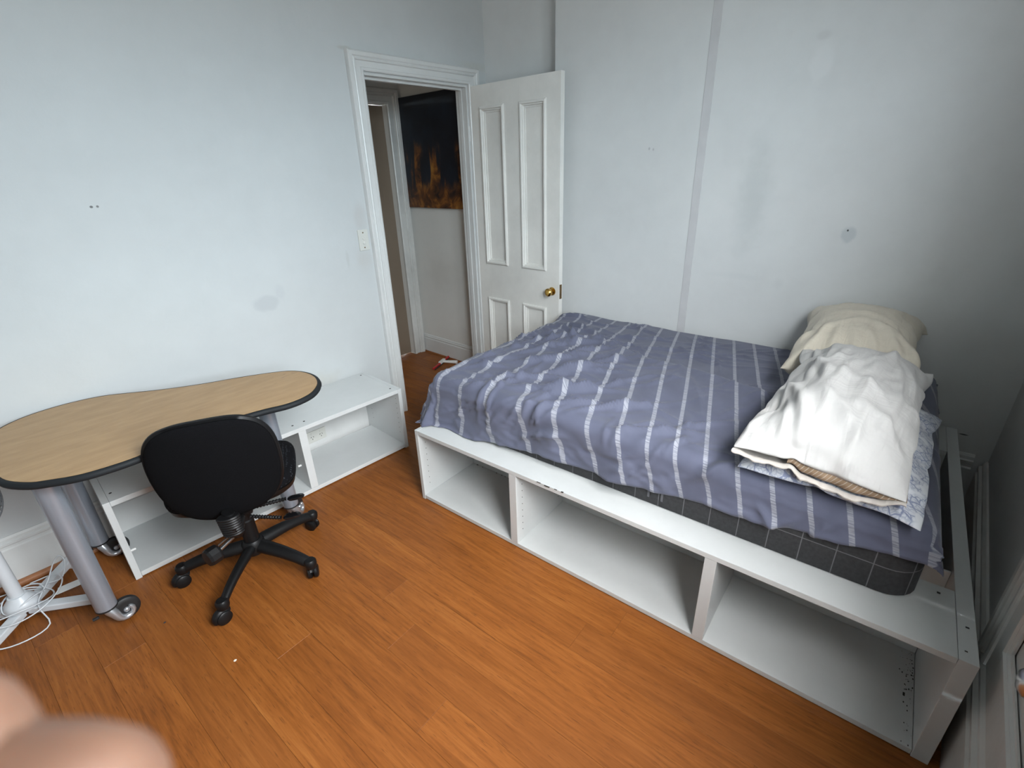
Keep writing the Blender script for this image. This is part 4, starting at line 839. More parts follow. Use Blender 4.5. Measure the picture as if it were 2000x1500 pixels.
31,223,73,38,249,71,46,276,68,51,302,65,41,326,71,32,351,73,32,379,71,34,406,65,37,433,61,42,458,46,63,38,42,56,60,62,53,85,73,52,113,80,51,139,85,49,166,92,47,193,99,49,221,100,54,248,98,60,274,96,
59,300,96,55,326,97,55,353,96,57,380,91,62,406,83,67,431,72,74,456,53,95,38,49,87,61,70,81,83,87,78,109,97,76,135,106,75,163,111,73,190,118,74,218,120,76,245,121,76,271,122,78,299,120,81,326,117,80,354,116,
85,380,108,90,406,98,97,430,84,105,452,62,125,38,59,118,60,80,112,83,96,106,106,113,104,132,121,102,160,128,101,187,134,101,215,138,101,243,141,102,270,140,103,298,140,107,325,134,110,352,129,114,379,121,121,402,106,128,424,90,
137,448,69,156,39,69,149,63,85,143,85,102,137,106,121,133,130,135,132,157,140,131,185,146,131,213,150,131,240,153,132,269,154,134,296,152,136,324,147,140,349,137,145,373,124,152,396,108,159,418,93,168,443,77,179,40,79,178,65,90,
173,84,110,167,103,131,164,128,144,162,155,153,162,183,157,162,211,160,162,239,163,162,267,165,164,295,164,167,322,156,171,345,143,176,366,124,183,385,104,189,409,88,198,438,83,210,35,80,207,59,101,203,81,118,198,103,137,195,126,152,
192,153,162,192,181,166,192,209,170,193,237,172,194,265,172,195,293,170,198,321,164,202,344,149,208,363,128,214,380,105,219,400,85,229,429,87,241,34,86,237,54,109,232,75,129,229,99,145,226,125,157,224,151,168,223,179,173,223,207,178,
224,235,178,225,264,179,227,291,174,230,318,166,233,343,155,239,364,135,243,384,115,246,406,98,250,431,80,273,34,90,268,52,116,263,73,135,260,97,152,257,121,166,255,148,176,254,177,181,254,205,184,255,233,185,256,262,184,258,290,180,
261,317,173,264,343,161,268,366,144,273,386,123,277,408,105,282,431,83,305,35,93,299,53,119,294,71,142,290,93,159,287,119,173,286,146,182,285,174,188,286,203,191,287,232,190,288,260,189,290,288,184,292,315,176,296,341,164,300,366,149,
304,388,132,308,408,111,313,426,86,337,37,96,329,55,120,325,75,141,321,95,161,318,117,179,317,144,189,317,172,193,318,201,194,319,229,194,320,258,193,322,286,189,325,313,180,328,340,168,331,364,153,336,387,135,340,407,114,344,425,89,
355,46,87,355,65,111,353,76,137,352,94,161,350,116,177,349,142,190,349,170,197,349,199,198,350,228,199,352,256,197,354,284,192,356,311,181,359,336,170,361,356,148,366,377,128,371,401,113,376,424,92,387,37,88,385,56,115,384,70,140,
383,93,157,382,117,174,381,141,189,381,168,197,381,197,202,382,226,203,384,254,201,386,283,196,388,310,187,391,334,171,393,356,152,397,375,130,401,394,108,407,420,97,419,35,90,416,50,117,415,68,140,414,91,159,413,112,179,413,138,191,
413,166,198,413,195,203,414,224,205,416,252,201,418,281,198,420,307,185,422,333,173,425,357,156,428,376,135,432,395,113,434,417,92,452,36,88,448,47,119,447,67,140,446,87,162,445,111,178,445,137,191,445,164,200,446,193,204,446,222,207,
447,251,205,449,279,200,451,306,188,454,331,174,456,354,157,460,374,137,462,392,113,466,415,92,483,33,90,481,45,119,479,63,143,478,84,164,477,108,180,477,135,192,477,162,202,478,191,205,479,220,207,479,249,207,481,278,202,483,306,192,
485,330,177,487,350,155,489,369,134,491,392,116,491,413,100,515,30,91,513,40,122,511,61,143,510,82,163,509,105,182,510,133,192,510,160,202,510,189,205,511,218,208,512,247,206,513,276,200,515,303,191,517,328,176,517,354,162,519,375,141,
522,395,120,523,416,97,546,29,93,545,40,121,543,59,143,542,81,163,542,104,181,542,130,193,542,158,201,542,187,206,543,217,208,544,246,207,545,274,199,546,302,192,548,328,178,550,351,160,551,376,144,553,397,124,556,415,97,578,23,92,
577,40,120,575,58,143,574,79,162,574,103,179,574,129,192,574,157,200,575,186,205,575,215,207,576,244,206,577,273,201,578,301,190,579,329,182,581,351,163,583,375,145,585,392,121,588,413,96,610,22,92,610,42,117,607,63,137,606,78,161,
606,101,179,606,126,193,607,155,199,607,184,203,608,214,206,609,243,206,609,272,200,610,301,195,611,324,178,613,349,162,615,371,142,617,388,118,620,409,95,639,25,91,639,47,109,638,58,137,638,74,161,638,97,179,639,125,190,639,153,197,
640,182,202,640,212,205,641,242,204,642,271,200,642,299,193,642,325,179,644,341,156,645,361,134,647,377,110,651,401,88,666,30,91,667,40,115,669,56,137,669,71,161,670,96,177,671,124,186,671,153,191,672,181,197,673,211,199,673,240,197,
674,270,196,674,299,191,674,326,178,675,343,155,675,363,135,677,375,108,667,398,97,692,17,88,694,27,119,698,47,140,701,69,158,702,95,172,702,124,176,702,153,183,700,181,185,703,210,189,704,239,188,704,268,186,706,297,183,705,324,171,
705,350,158,705,368,139,700,388,121,696,411,100,723,7,89,726,23,116,729,46,134,732,69,150,732,97,157,732,127,162,728,155,163,724,185,164,728,210,169,733,238,172,732,267,169,725,294,160,735,321,160,734,345,149,733,370,138,729,396,126,
727,418,104,755,2,90,756,23,108,758,47,124,758,72,133,757,101,137,757,130,140,753,159,141,743,186,137,748,211,143,756,236,149,751,263,144,745,288,133,754,315,133,758,342,131,757,369,125,759,393,118,759,421,109,787,0,93,784,27,106,
782,54,108,779,76,109,780,104,114,776,133,114,772,162,114,761,188,109,767,212,117,779,235,127,767,258,116,767,286,113,775,309,113,782,335,116,786,363,124,789,390,123,791,421,116,819,1,100,815,30,98,809,60,96,801,82,89,804,107,88,
798,136,87,792,165,86,783,193,83,789,205,94,795,234,94,797,263,97,789,277,88,798,305,96,806,333,103,812,361,110,818,390,116,822,419,123,
 ]),
}
# ------------------------------------------------------------------ the three pillows stacked at the near end of the bed
def upsample(G, k):
    """Catmull-Rom refinement of a grid of points along both axes"""
    def one(A):
        n = A.shape[0]; t = np.linspace(0, n-1, (n-1)*k+1); i = np.minimum(t.astype(int), n-2); f = (t-i)[:, None, None]
        g = lambda m: A[np.clip(i+m, 0, n-1)]
        p0, p1, p2, p3 = g(-1), g(0), g(1), g(2)
        return .5*(2*p1 + (p2-p0)*f + (2*p0-5*p1+4*p2-p3)*f*f + (3*p1-p0-3*p2+p3)*f**3)
    return one(one(G).transpose(1, 0, 2)).transpose(1, 0, 2)
def pillow_mesh(name, strokes=(), amp=1.0):
    mx, my, lo, data = PILLOW_SHAPES[name]
    grids = np.array(lo) + np.array(data, float).reshape(2, mx, my, 3)/1000.0
    top, bot = upsample(grids[1], 3), upsample(grids[0], 3); nx, ny = top.shape[:2]
    idx = {}; UV = []; F = []; PL = []
    def add(i, j, l):
        k = (i, j, 0 if i in (0, nx-1) or j in (0, ny-1) else l)
        if k not in idx:
            idx[k] = len(UV); UV.append((i/(nx-1)*2-1, j/(ny-1)*2-1, k[2])); PL.append((top if k[2] else bot)[i, j])
        return idx[k]
    for l in (0, 1):
        for i in range(nx-1):
            for j in range(ny-1):
                f = [add(i, j, l), add(i+1, j, l), add(i+1, j+1, l), add(i, j+1, l)]; F.append(f if l else f[::-1])
    UV = np.array(UV); P = np.array(PL)
    me = bpy.data.meshes.new('pillow'); me.from_pydata(P.tolist(), [], F)
    nr = np.zeros(len(P)*3); me.vertices.foreach_get('normal', nr); nr = nr.reshape(-1, 3)
    h = np.zeros(len(P)); u, v_ = UV[:, 0], UV[:, 1]; inner = np.clip((1-np.maximum(np.abs(u), np.abs(v_)))/.10, 0, 1)
    for (cu, cv, ang, ln, w, A) in strokes:
        du, dv = u-cu, v_-cv; a_ = du*math.cos(ang)+dv*math.sin(ang); c_ = -du*math.sin(ang)+dv*math.cos(ang)-.4*a_*a_
        h += A*np.clip(1-(a_/ln)**2, 0, 1)**1.5*np.exp(-(c_/w)**2)
    P = P + nr*(h*inner*amp*UV[:, 2])[:, None]
    c0 = np.array([P[:, 0].mean(), P[:, 1].mean(), P[:, 2].min()])
    me.vertices.foreach_set('co', (P-c0).reshape(-1)); me.polygons.foreach_set('use_smooth', [True]*len(me.polygons))
    uvl = me.uv_layers.new(name='cloth'); li = np.zeros(len(me.loops), dtype=np.int32); me.loops.foreach_get('vertex_index', li)
    uvl.data.foreach_set('uv', np.stack([UV[:, 0]*.38, UV[:, 1]*.22], -1)[li].reshape(-1))
    o = bpy.data.objects.new('pillow', me); C.objects.link(o); o.location = (*bw(c0[0], c0[1]), c0[2]); o.rotation_euler = (0, 0, BA)
    sm = o.modifiers.new('subdivision', 'SUBSURF'); sm.levels = 1; sm.render_levels = 1
    seam = [P[idx[(0, j, 0)]]-c0 for j in range(ny)]
    return o, seam
def cotton(name, c, var=.05, pattern=None):
    N = NT(name); v = N.coord(); f = N.noise(v, 7, 4)
    cc = N.ramp(f, [(.3, tuple(x*(1-var*1.6) for x in c)), (.65, c)])
    if pattern: cc = pattern(N, cc)
    N.col(cc); N.set(.85, Sheen_Weight=.1)
    wr = N.noise(N.coord(scale=(.7, 4.0, 1), rot=(0, 0, .45)), 9, 2, .5, 1.2); wr2 = N.noise(N.coord(scale=(3.0, .9, 1), rot=(0, 0, -.5)), 12, 1, .5, 1.0)
    N.bump(N.math('ADD', N.math('MULTIPLY', wr, 1.0), N.math('MULTIPLY', wr2, .5)), .30, .016); return N.m
def toile(N, cc):
    uvn = N.n('ShaderNodeUVMap', _uv_map='cloth')
    wob = N.t.nodes.new('ShaderNodeVectorMath'); wob.operation = 'MULTIPLY_ADD'; nz = N.n('ShaderNodeTexNoise', Scale=26.0, Detail=2.0); N.l(uvn.outputs[0], nz.inputs['Vector'])
    N.l(nz.outputs['Color'], wob.inputs[0]); wob.inputs[1].default_value = (.028, .028, 0); N.l(uvn.outputs[0], wob.inputs[2])
    v1 = N.n('ShaderNodeTexVoronoi', Scale=38.0); v1.feature = 'DISTANCE_TO_EDGE'; N.l(wob.outputs[0], v1.inputs['Vector'])
    v2 = N.n('ShaderNodeTexVoronoi', Scale=90.0); v2.feature = 'DISTANCE_TO_EDGE'; N.l(wob.outputs[0], v2.inputs['Vector'])
    ln = N.math('MAXIMUM', N.math('SUBTRACT', 1.0, N.step(v1.outputs['Distance'], .03, .08)), N.math('MULTIPLY', N.math('SUBTRACT', 1.0, N.step(v2.outputs['Distance'], .05, .14)), .6))
    spots = N.step(N.noise(uvn.outputs[0], 17, 2), .38, .46)
    fill = N.math('MULTIPLY', spots, .22)
    return N.mix(N.math('MULTIPLY', N.math('MAXIMUM', N.math('MULTIPLY', ln, spots), fill), .9), cc, (.16, .19, .30))
rg = random.Random(8)
def rstrokes(n, a0, sa, A):
    return [(rg.uniform(-.85, .85), rg.uniform(-.85, .85), rg.gauss(a0, sa), rg.uniform(.25, .7), rg.uniform(.035, .07), rg.uniform(-.5, 1)*A) for _ in range(n)]
pf, _ = pillow_mesh('floral', rstrokes(30, 1.4, .5, .006)); pf.data.materials.append(cotton('toile_cotton', (.60, .62, .65), pattern=toile))
tag(pf, 'flat white pillow with grey-blue floral line print, lowest of the stack on the bed', 'pillow')
ps_w = [(-.55, -.1, .95, .7, .07, .014), (-.60, .35, .5, .6, .08, .012), (-.3, .2, .35, .8, .06, .009), (0, -.2, .1, .9, .06, .009), (.2, .25, .0, .8, .07, .009), (.45, -.3, -.25, .7, .06, .009), (.0, -.55, .15, .8, .06, .010), (-.5, -.5, 1.2, .5, .06, .012), (.3, -.65, .6, .4, .06, .012), (-.2, -.82, 1.3, .3, .05, .012), (.6, .2, -.1, .6, .05, .007)]
pw, seam = pillow_mesh('white', ps_w + rstrokes(40, .3, .5, .011), 1.25); M_wc = cotton('white_cotton', (.50, .492, .48)); pw.data.materials.append(M_wc)
tag(pw, 'white pillow with its case gaping at the front, lying on the floral pillow', 'pillow')
pr, _ = pillow_mesh('rear', [(-.62, -.62, .7, .4, .045, .013), (-.58, -.42, .45, .42, .045, .014), (-.60, -.18, .3, .4, .045, .013), (-.55, .05, .15, .45, .05, .013), (-.60, .28, -.2, .42, .045, .014), (-.55, .5, -.45, .42, .045, .013), (-.5, .72, -.7, .4, .045, .012), (-.3, -.3, 1.0, .4, .05, .009), (-.25, .25, 2.1, .4, .05, .009), (.05, .0, 1.3, .5, .06, .007)] + rstrokes(30, .4, .7, .008), 1.2)
pr.data.materials.append(cotton('beige_cotton', (.58, .53, .44)))
tag(pr, 'plump beige pillow propped against the wall behind the white pillow', 'pillow')
# gaping pillowcase mouth: brown ticking pillow inside and the lower lip of the case
N = NT('brown_ticking'); v = N.coord(); s_ = N.t.nodes.new('ShaderNodeSeparateXYZ'); N.l(v, s_.inputs[0])
st = N.step(N.math('SINE', N.math('MULTIPLY', N.math('ADD', s_.outputs[1], N.math('MULTIPLY', s_.outputs[2], .7)), 520.0)), .7, .95)
N.col(N.mix(N.math('MULTIPLY', st, .35), N.ramp(N.noise(v, 30, 3), [(.35, (.19, .125, .075)), (.65, (.26, .175, .11))]), (.62, .60, .55))); N.set(.8); M_tick = N.m
M_lip = cotton('greige_cotton', (.50, .46, .42))  # greige tone takes in shade as well as dirt on the white case
n_ = len(seam); lip = nb(); inn = nb(); gl = []; gi = []
for j, p in enumerate(seam):
    p = Vector(p); f = j/(n_-1); g = .046*max(0, math.sin(math.pi*min(1, max(0, (.66-f)/.62))))**.8 + .020*float(smooth01((f-.4)/.3))*float(smooth01((1.02-f)/.15))
    w_ = .004*math.sin(j*.9)+.003*math.sin(j*2.1)
    gl.append([lip.verts.new(p + Vector(d)) for d in ((.16, 0, -.020), (.09, 0, -.022-g*.75), (.03, 0, -.018-g), (-.004+w_, 0, -.013-g+w_*.5), (-.008+w_, 0, -.006-g*.97), (.012, 0, -.003-g*.93))])
    if f < .68: gi.append([inn.verts.new(p + Vector(d)) for d in ((.07, 0, .0), (.025, 0, -.001), (.008, 0, -.004-g*.2), (.004+w_, 0, -.004-g*.55), (.012, 0, -.004-g*.85), (.06, 0, -.010-g))])
for grid_, b_ in ((gl, lip), (gi, inn)):
    for A, B in zip(grid_, grid_[1:]):
        for k in range(5): b_.faces.new((A[k], A[k+1], B[k+1], B[k]))
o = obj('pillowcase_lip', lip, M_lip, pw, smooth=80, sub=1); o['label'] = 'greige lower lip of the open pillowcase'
o = obj('inner_pillow', inn, M_tick, pw, smooth=80, sub=1); o['label'] = 'brown striped ticking showing inside the case'
# ------------------------------------------------------------------ black office chair seen from behind
FA = R(25); HC = (-1.325, -.710)
ch = thing('office_chair', 'black fabric office chair on five castors, its back to the room', 'chair', (*HC, 0), -FA)
M_blk = simple('black_plastic', (.006, .006, .0065), .45, bump=.05, Specular_IOR_Level=.3); M_gloss = simple('gloss_black_plastic', (.006, .006, .007), .12)
N = NT('black_fabric'); v = N.coord(); N.col(N.ramp(N.noise(v, 500, 2), [(.35, (.003, .003, .0035)), (.65, (.006, .006, .007))])); N.set(1.0, Specular_IOR_Level=.08); N.bump(N.noise(v, 900, 2), .25, .001); M_bf = N.m
N = NT('black_seat_weave'); v = N.coord(); vo = N.n('ShaderNodeTexVoronoi', Scale=75.0, Randomness=.3); N.l(v, vo.inputs['Vector'])
dots = N.math('SUBTRACT', 1.0, N.step(vo.outputs['Distance'], .22, .34)); N.col(N.mix(dots, (.005, .005, .006), (.028, .03, .036))); N.set(1.0, Specular_IOR_Level=.1); M_sw = N.m
def superell(w, d, n, N_=56):
    P = []
    for k in range(N_):
        t = 2*math.pi*k/N_; c_, s_2 = math.cos(t), math.sin(t)
        P.append((w*math.copysign(abs(c_)**(2/n), c_), d*math.copysign(abs(s_2)**(2/n), s_2)))
    return P
def slab(bm, outline, prof, fn):
    """rings of an outline scaled by s at offset h; fn places (u, v, h)"""
    rings = []
    for s, h in prof: rings.append([bm.verts.new(fn(u*s, v_*s, h)) for u, v_ in outline])
    for A, B in zip(rings, rings[1:]):
        for k in range(len(A)): bm.faces.new((A[k], A[(k+1) % len(A)], B[(k+1) % len(A)], B[k]))
    for Rg, h in ((rings[0], prof[0][1]), (rings[-1], prof[-1][1])):
        c_ = bm.verts.new(fn(0, 0, h))
        for k in range(len(Rg)): bm.faces.new((Rg[k], Rg[(k+1) % len(Rg)], c_))
# star base
bm = nb(); lathe(bm, [(.0, .085), (.040, .085), (.046, .095), (.044, .135), (.034, .150), (0, .150)], (0, 0, 0), (0, 0, 1), 28); obj('hub', bm, M_blk, ch, smooth=40)
for k in range(5):
    an = R(7+72*k) + FA; dx, dy = math.cos(an), math.sin(an)
    bm = nb(); pts = []; rad = []
    for t in np.linspace(0, 1, 10):
        rr_ = .035 + t*.240; pts.append((dx*rr_, dy*rr_, .118 - .010*t - .030*t**3)); rad.append(.029-.008*t)
    tube(bm, pts, rad, 14, flat=.72)
    arm = obj('base_arm', bm, M_blk, ch, smooth=55)
    px, py = dx*.275, dy*.275
    bm = nb(); lathe(bm, [(0, .062), (.020, .062), (.024, .075), (.024, .092), (.018, .100), (0, .101)], (px, py, 0), (0, 0, 1), 18)
    cyl(bm, (px, py, .045), (px, py, .066), .007, seg=10); obj('arm_tip', bm, M_blk, arm, smooth=45)
    ta = an + [1.9, 2.6, .5, -.6, 2.2][k]; wx, wy = math.cos(ta), math.sin(ta); cx_, cy_ = px+wx*.012, py+wy*.012; ax_ = Vector((-wy, wx, 0))
    bm = nb()
    for s in (-1, 1): lathe(bm, [(0, .004*s), (.024, .004*s), (.0275, .007*s), (.0275, .017*s), (.023, .021*s), (0, .022*s)], (cx_, cy_, .0275), ax_, 24)
    obj('caster_wheel', bm, M_blk, arm, smooth=45)
    bm = nb(); hood = [Vector((cx_, cy_, .0275)) + Vector((wx*math.cos(q)*.031, wy*math.cos(q)*.031, math.sin(q)*.031)) for q in np.linspace(-.3, 2.6, 9)]
    tube(bm, hood, .0075, 8, flat=1.8); obj('caster_hood', bm, M_blk, arm, smooth=50)
bm = nb(); lathe(bm, [(.0, .14), (.030, .14), (.029, .25), (.024, .255), (.024, .30), (.016, .305), (.016, .36), (0, .36)], (0, 0, 0), (0, 0, 1), 24); obj('gas_lift', bm, M_blk, ch, smooth=40)
bm = nb(); box(bm, -.055, .055, -.12, .11, .345, .385); obj('tilt_mechanism', bm, M_blk, ch, bevel=.008)
# seat
def seat_fn(u, v_, h):
    return (u, v_+.055, .385 + h - .030*max(0, v_/.22)**3 + .018*max(0, -v_/.22)**4 + .012*(u/.23)**2*(1 if h > .03 else 0))
ou = superell(.232, .222, 3.4)
bm = nb(); slab(bm, ou, [(.70, 0), (.88, .004), (.955, .018), (.985, .032)], seat_fn); obj('seat_pan', bm, M_blk, ch, smooth=50)
bm = nb(); slab(bm, ou, [(.975, .030), (1.0, .042), (1.0, .060), (.965, .078), (.86, .090), (.6, .094), (.3, .090)], seat_fn); obj('seat', bm, M_sw, ch, smooth=60, sub=1)
# backrest, tilted back a little and curved round the sitter
def back_fn(u, v_, h):
    tl = R(9); y = -.205 + h*1.0 + .055*(u/.21)**2*.9 + .012*(v_/.2)**2
    z = v_*(1-.0)
    return (u*(1-.05*max(0, -v_/.2)), y*1.0 - z*math.sin(tl), .600 + z*math.cos(tl) )
ob = superell(.206, .218, 2.9, 64)
bm = nb(); slab(bm, ob, [(.30, -.026), (.70, -.027), (.90, -.024), (.975, -.014), (1.0, -.002)], back_fn); obj('backrest_shell', bm, M_bf, ch, smooth=60, sub=1)
bm = nb(); slab(bm, ob, [(1.0, -.003), (1.012, .004), (1.0, .012)], back_fn); obj('piping', bm, M_blk, ch, smooth=70)
bm = nb(); slab(bm, ob, [(.995, .010), (.985, .026), (.93, .042), (.75, .052), (.4, .050)], back_fn); obj('backrest', bm, M_sw, ch, smooth=60, sub=1)
# bracket with ribbed boot, knob, levers
yb = -.225
bm = nb(); tube(bm, [(0, -.085, .358), (0, -.16, .345), (0, -.212, .350), (0, yb-.006, .385), (0, yb, .45)], .020, 12, flat=1.5); obj('back_bracket', bm, M_blk, ch, smooth=50)
bm = nb(); prof = []
for k in range(8): z = .325+k*.0165; w_ = .0; prof += [(.050+.0006*k, z), (.057+.0006*k, z+.006), (.057+.0006*k, z+.010), (.050+.0006*k, z+.0165)]
lathe(bm, [(0, .318), (.042, .318)] + prof + [(0, prof[-1][1])], (0, 0, 0), (0, 0, 1), 28)
for w_ in bm.verts: w_.co = Vector((w_.co.x*.62, w_.co.y*.42 + yb - .012 + (w_.co.z-.39)*-.12, .385+(w_.co.z-.385)*.68 + .012))
obj('ribbed_boot', bm, M_blk, ch, smooth=30)
bm = nb(); lathe(bm, [(0, .0), (.018, .0), (.030, .006), (.033, .012), (.033, .040), (.028, .048), (0, .050)], (-.052, yb-.035, .322), (-.72, -.55, 0), 10); obj('adjusting_knob', bm, M_blk, ch, smooth=20)
M_scr = simple('screw_steel', (.5, .5, .5), .3, 1)
bm = nb(); cyl(bm, (.0, yb+.03, .330), (-.056, yb-.035, .322), .007, seg=10); cyl(bm, (.0, yb+.035, .342), (-.056, yb-.026, .338), .003, seg=8); obj('knob_spindle', bm, M_scr, ch, smooth=40)
for (y0, y1, xe, z0, z1) in ((-.09, -.115, .205, .318, .292), (-.05, -.02, .225, .330, .312)):
    p0 = Vector((.035, y0, z0)); p1 = Vector((xe-.06, y1, z1)); p2 = Vector((xe, y1, z1-.004))
    bm = nb(); pts = [p0.lerp(p1, t) for t in np.linspace(0, 1, 45)]; tube(bm, pts, [.0075 + .0018*math.sin(i*1.6) for i in range(45)], 10); lv = obj('lever', bm, M_blk, ch, smooth=50)
    bm = nb(); slab(bm, superell(.034, .016, 2.6, 24), [(.5, -.007), (.9, -.005), (1, 0), (.9, .005), (.5, .007)], lambda u, v_, h, p=p2: (p.x-.022+u, p.y+v_, p.z+h)); obj('paddle', bm, M_gloss, lv, smooth=50)

# ------------------------------------------------------------------ white pedestal fan at the left edge
FC = (-2.030, -.265)
fan = thing('pedestal_fan', 'white pedestal fan with a crossed bar base beside the desk', 'fan', (*FC, 0))
M_fan = simple('white_enamel', (.60, .63, .66), .35, var=.04)
for an in (50, -38, 230, 142):
    a_ = R(an); L = .285 if an not in (50, 142) else .27
    Mx = Matrix.Rotation(a_, 4, 'Z'); bm = nb(); box(bm, .02, L, -.019, .019, .018, .045, Mx); leg = obj('base_bar', bm, M_fan, fan, bevel=.004)
    bm = nb(); box(bm, L-.03, L-.002, -.017, .017, 0, .018, Mx); obj('foot', bm, M_wh, leg, bevel=.003)
bm = nb(); lathe(bm, [(0, .046), (.050, .046), (.052, .060), (.046, .078), (.034, .092), (.028, .105), (0, .105)], seg=28); obj('base_hub', bm, M_fan, fan, smooth=40)
bm = nb(); cyl(bm, (0, 0, .09), (0, 0, .53), .0215, seg=24); obj('pole', bm, M_fan, fan, smooth=40)
HEADC = Vector((-.040, -.105, .60)); HR = .155; hd = Vector((-.35, -1, .05)).normalized(); hu = hd.cross(Vector((0, 0, 1))).normalized(); hv = hu.cross(hd)
bm = nb(); cyl(bm, HEADC-hd*.17, HEADC-hd*.03, .042, .05, seg=24); cyl(bm, HEADC-hd*.11+Vector((0, 0, -.075)), HEADC-hd*.11, .026, seg=16); mot = obj('motor_housing', bm, M_fan, fan, smooth=40)
M_wire = simple('grey_wire', (.22, .24, .26), .4, .6)
bm = nb()
for k in range(60):
    a_ = 2*math.pi*k/60; e1 = hu*math.cos(a_)+hv*math.sin(a_)
    for s in (-1, 1): tube(bm, [HEADC+hd*(.055*s)+e1*.035, HEADC+hd*(.06*s)+e1*.105, HEADC+hd*(.028*s)+e1*(HR-.012), HEADC+e1*HR], .0011, 5)
for rr_, off in ((HR, 0), (HR-.012, .028), (HR-.012, -.028), (.085, .059), (.085, -.059)):
    tube(bm, [HEADC+hd*off+hu*(rr_*math.cos(2*math.pi*k/48))+hv*(rr_*math.sin(2*math.pi*k/48)) for k in range(48)], .0022, 6, closed=True, cap=False)
obj('grille', bm, M_wire, fan, smooth=60)
for k in range(3):
    bm = nb(); a0 = 2*math.pi*k/3; g0 = []
    for i, t in enumerate(np.linspace(0, 1, 7)):
        row = []
        for j, s in enumerate(np.linspace(-1, 1, 6)):
            rr_ = .030+t*.098; aa = a0 + s*(.28+.42*math.sin(math.pi*min(1, t+.15)*.8)); row.append(bm.verts.new(HEADC+(hu*math.cos(aa)+hv*math.sin(aa))*rr_+hd*(.022*s)))
        g0.append(row)
    for A, B in zip(g0, g0[1:]):
        for j in range(5): bm.faces.new((A[j], A[j+1], B[j+1], B[j]))
    bl = obj('blade', bm, M_fan, fan, smooth=60); so = bl.modifiers.new('thickness', 'SOLIDIFY'); so.thickness = .002
bm = nb(); pts = []                                   # flex looped round the foot of the pole
rr = random.Random(3)
for k in range(70):
    t = k/69; a_ = t*2*math.pi*3.2; r_ = .060+.030*math.sin(t*9)+.03*t; pts.append((r_*math.cos(a_)*1.15, r_*math.sin(a_)*.95, .066+.018*math.sin(a_*1.7+t)+.012*t))
pts += [(.12, .02, .075), (.155, .055, .115), (.150, .075, .145), (.125, .07, .13), (.09, .03, .088), (.04, -.05, .055), (.05, -.13, .006), (-.02, -.16, .006), (-.10, -.14, .02), (-.14, -.06, .05), (-.11, .03, .06)]
cs = []
for i in range(len(pts)-1):
    q = [np.array(pts[min(max(i+m, 0), len(pts)-1)]) for m in (-1, 0, 1, 2)]
    for t in (0, .25, .5, .75): cs.append(tuple(.5*((2*q[1])+(q[2]-q[0])*t+(2*q[0]-5*q[1]+4*q[2]-q[3])*t*t+(3*q[1]-q[0]-3*q[2]+q[3])*t**3)))
tube(bm, cs, .0026, 6); obj('power_cord', bm, M_fan, fan, smooth=70)
M_card = simple('paper_tag', (.72, .73, .72), .7)
bm = nb(); box(bm, 0, .11, -.022, .022, 0, .0008, Matrix.Translation((.10, -.01, .047)) @ Matrix.Rotation(R(-14), 4, 'Z') @ Matrix.Rotation(R(-5), 4, 'Y')); obj('paper_tag', bm, M_card, fan)

# ------------------------------------------------------------------ crumbs on the floor
def crumb(px, py, s, c, lab):
    bm = nb(); bmesh.ops.create_icosphere(bm, subdivisions=1, radius=s)
    q = random.Random(int(px*1000))
    for w_ in bm.verts: w_.co = Vector((w_.co.x*q.uniform(.8, 1.6), w_.co.y*q.uniform(.7, 1.2), max(-s*.35, w_.co.z*.5)))
    o = obj('crumb', bm, simple('crumb_%d' % int(-px*1000), c, .7), None, loc=(px, py, s*.35)); tag(o, lab, 'crumb')
CR = [(-1.69, -.726, .004, (.03, .025, .03), 'small dark fleck on the floor beside the desk castor'), (-1.578, -1.10, .0045, (.75, .7, .62), 'white crumb on the floor left of the chair castors')]
for c_ in CR: crumb(*c_)

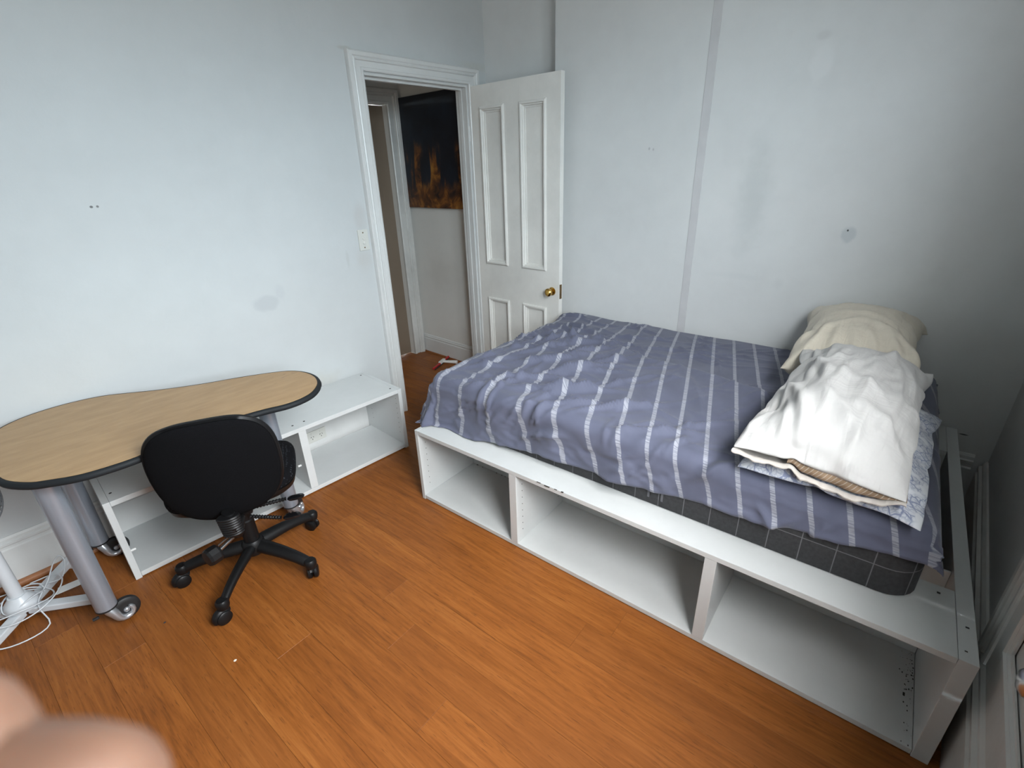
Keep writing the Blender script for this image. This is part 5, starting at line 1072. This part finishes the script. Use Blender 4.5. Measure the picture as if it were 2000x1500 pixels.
# ------------------------------------------------------------------ photographer's hand, very close to the lens
N = NT('skin'); v = N.coord(); N.col(N.ramp(N.noise(v, 60, 3), [(.35, (.080, .040, .025)), (.65, (.097, .050, .031))])); N.set(.5, Subsurface_Weight=.15, Subsurface_Scale=.01)  # base colour darkened for the shade of a phone that isn't modelled
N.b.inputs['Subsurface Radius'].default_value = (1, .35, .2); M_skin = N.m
def hand():
    o0 = cam.matrix_world.translation
    def P(x, y, z): return o0 + cR*x + cU*y + cF*z
    segs = {}
    V = []; E = []; RAD = []
    def chain(parent, pts):
        last = parent
        for (x, y, z, r_) in pts:
            V.append(P(x, y, z)); RAD.append(r_)
            if last is not None: E.append((last, len(V)-1))
            last = len(V)-1
        return last
    root = chain(None, [(-.150, -.110, .020, .026)])
    chain(root, [(-.175, -.150, -.010, .024), (-.205, -.205, -.045, .023), (-.235, -.27, -.09, .025)])
    k = chain(root, [(-.128, -.075, .030, .015), (-.098, -.046, .044, .0125), (-.072, -.0405, .048, .0125), (-.0490, -.0392, .0490, .0120)])      # index
    k = chain(root, [(-.130, -.095, .036, .015), (-.092, -.066, .047, .0125), (-.062, -.0475, .0495, .0122), (-.0368, -.0468, .0490, .0118)])      # middle
    k = chain(root, [(-.128, -.118, .034, .015), (-.092, -.100, .046, .0098), (-.064, -.076, .050, .0092), (-.044, -.066, .050, .0078)])          # ring
    k = chain(root, [(-.130, -.138, .028, .013), (-.098, -.126, .038, .0085), (-.076, -.117, .042, .0078), (-.062, -.110, .042, .0065)])          # little
    k = chain(root, [(-.135, -.085, -.004, .014), (-.112, -.062, -.020, .0115), (-.096, -.047, -.030, .0105), (-.086, -.036, -.036, .0085)])      # thumb
    cen = sum(V, Vector())/len(V)
    me = bpy.data.meshes.new('person'); me.from_pydata([p-cen for p in V], E, [])
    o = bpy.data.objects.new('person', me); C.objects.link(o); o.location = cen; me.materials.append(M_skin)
    sk = o.modifiers.new('skin', 'SKIN'); sk.use_smooth_shade = True
    for i, r_ in enumerate(RAD):
        me.skin_vertices[0].data[i].radius = (r_, r_); me.skin_vertices[0].data[i].use_root = (i == 0)
    s = o.modifiers.new('subdivision', 'SUBSURF'); s.levels = 2; s.render_levels = 2
    tag(o, 'out-of-focus bare fingers of a hand held beside the lens at the lower left', 'person')
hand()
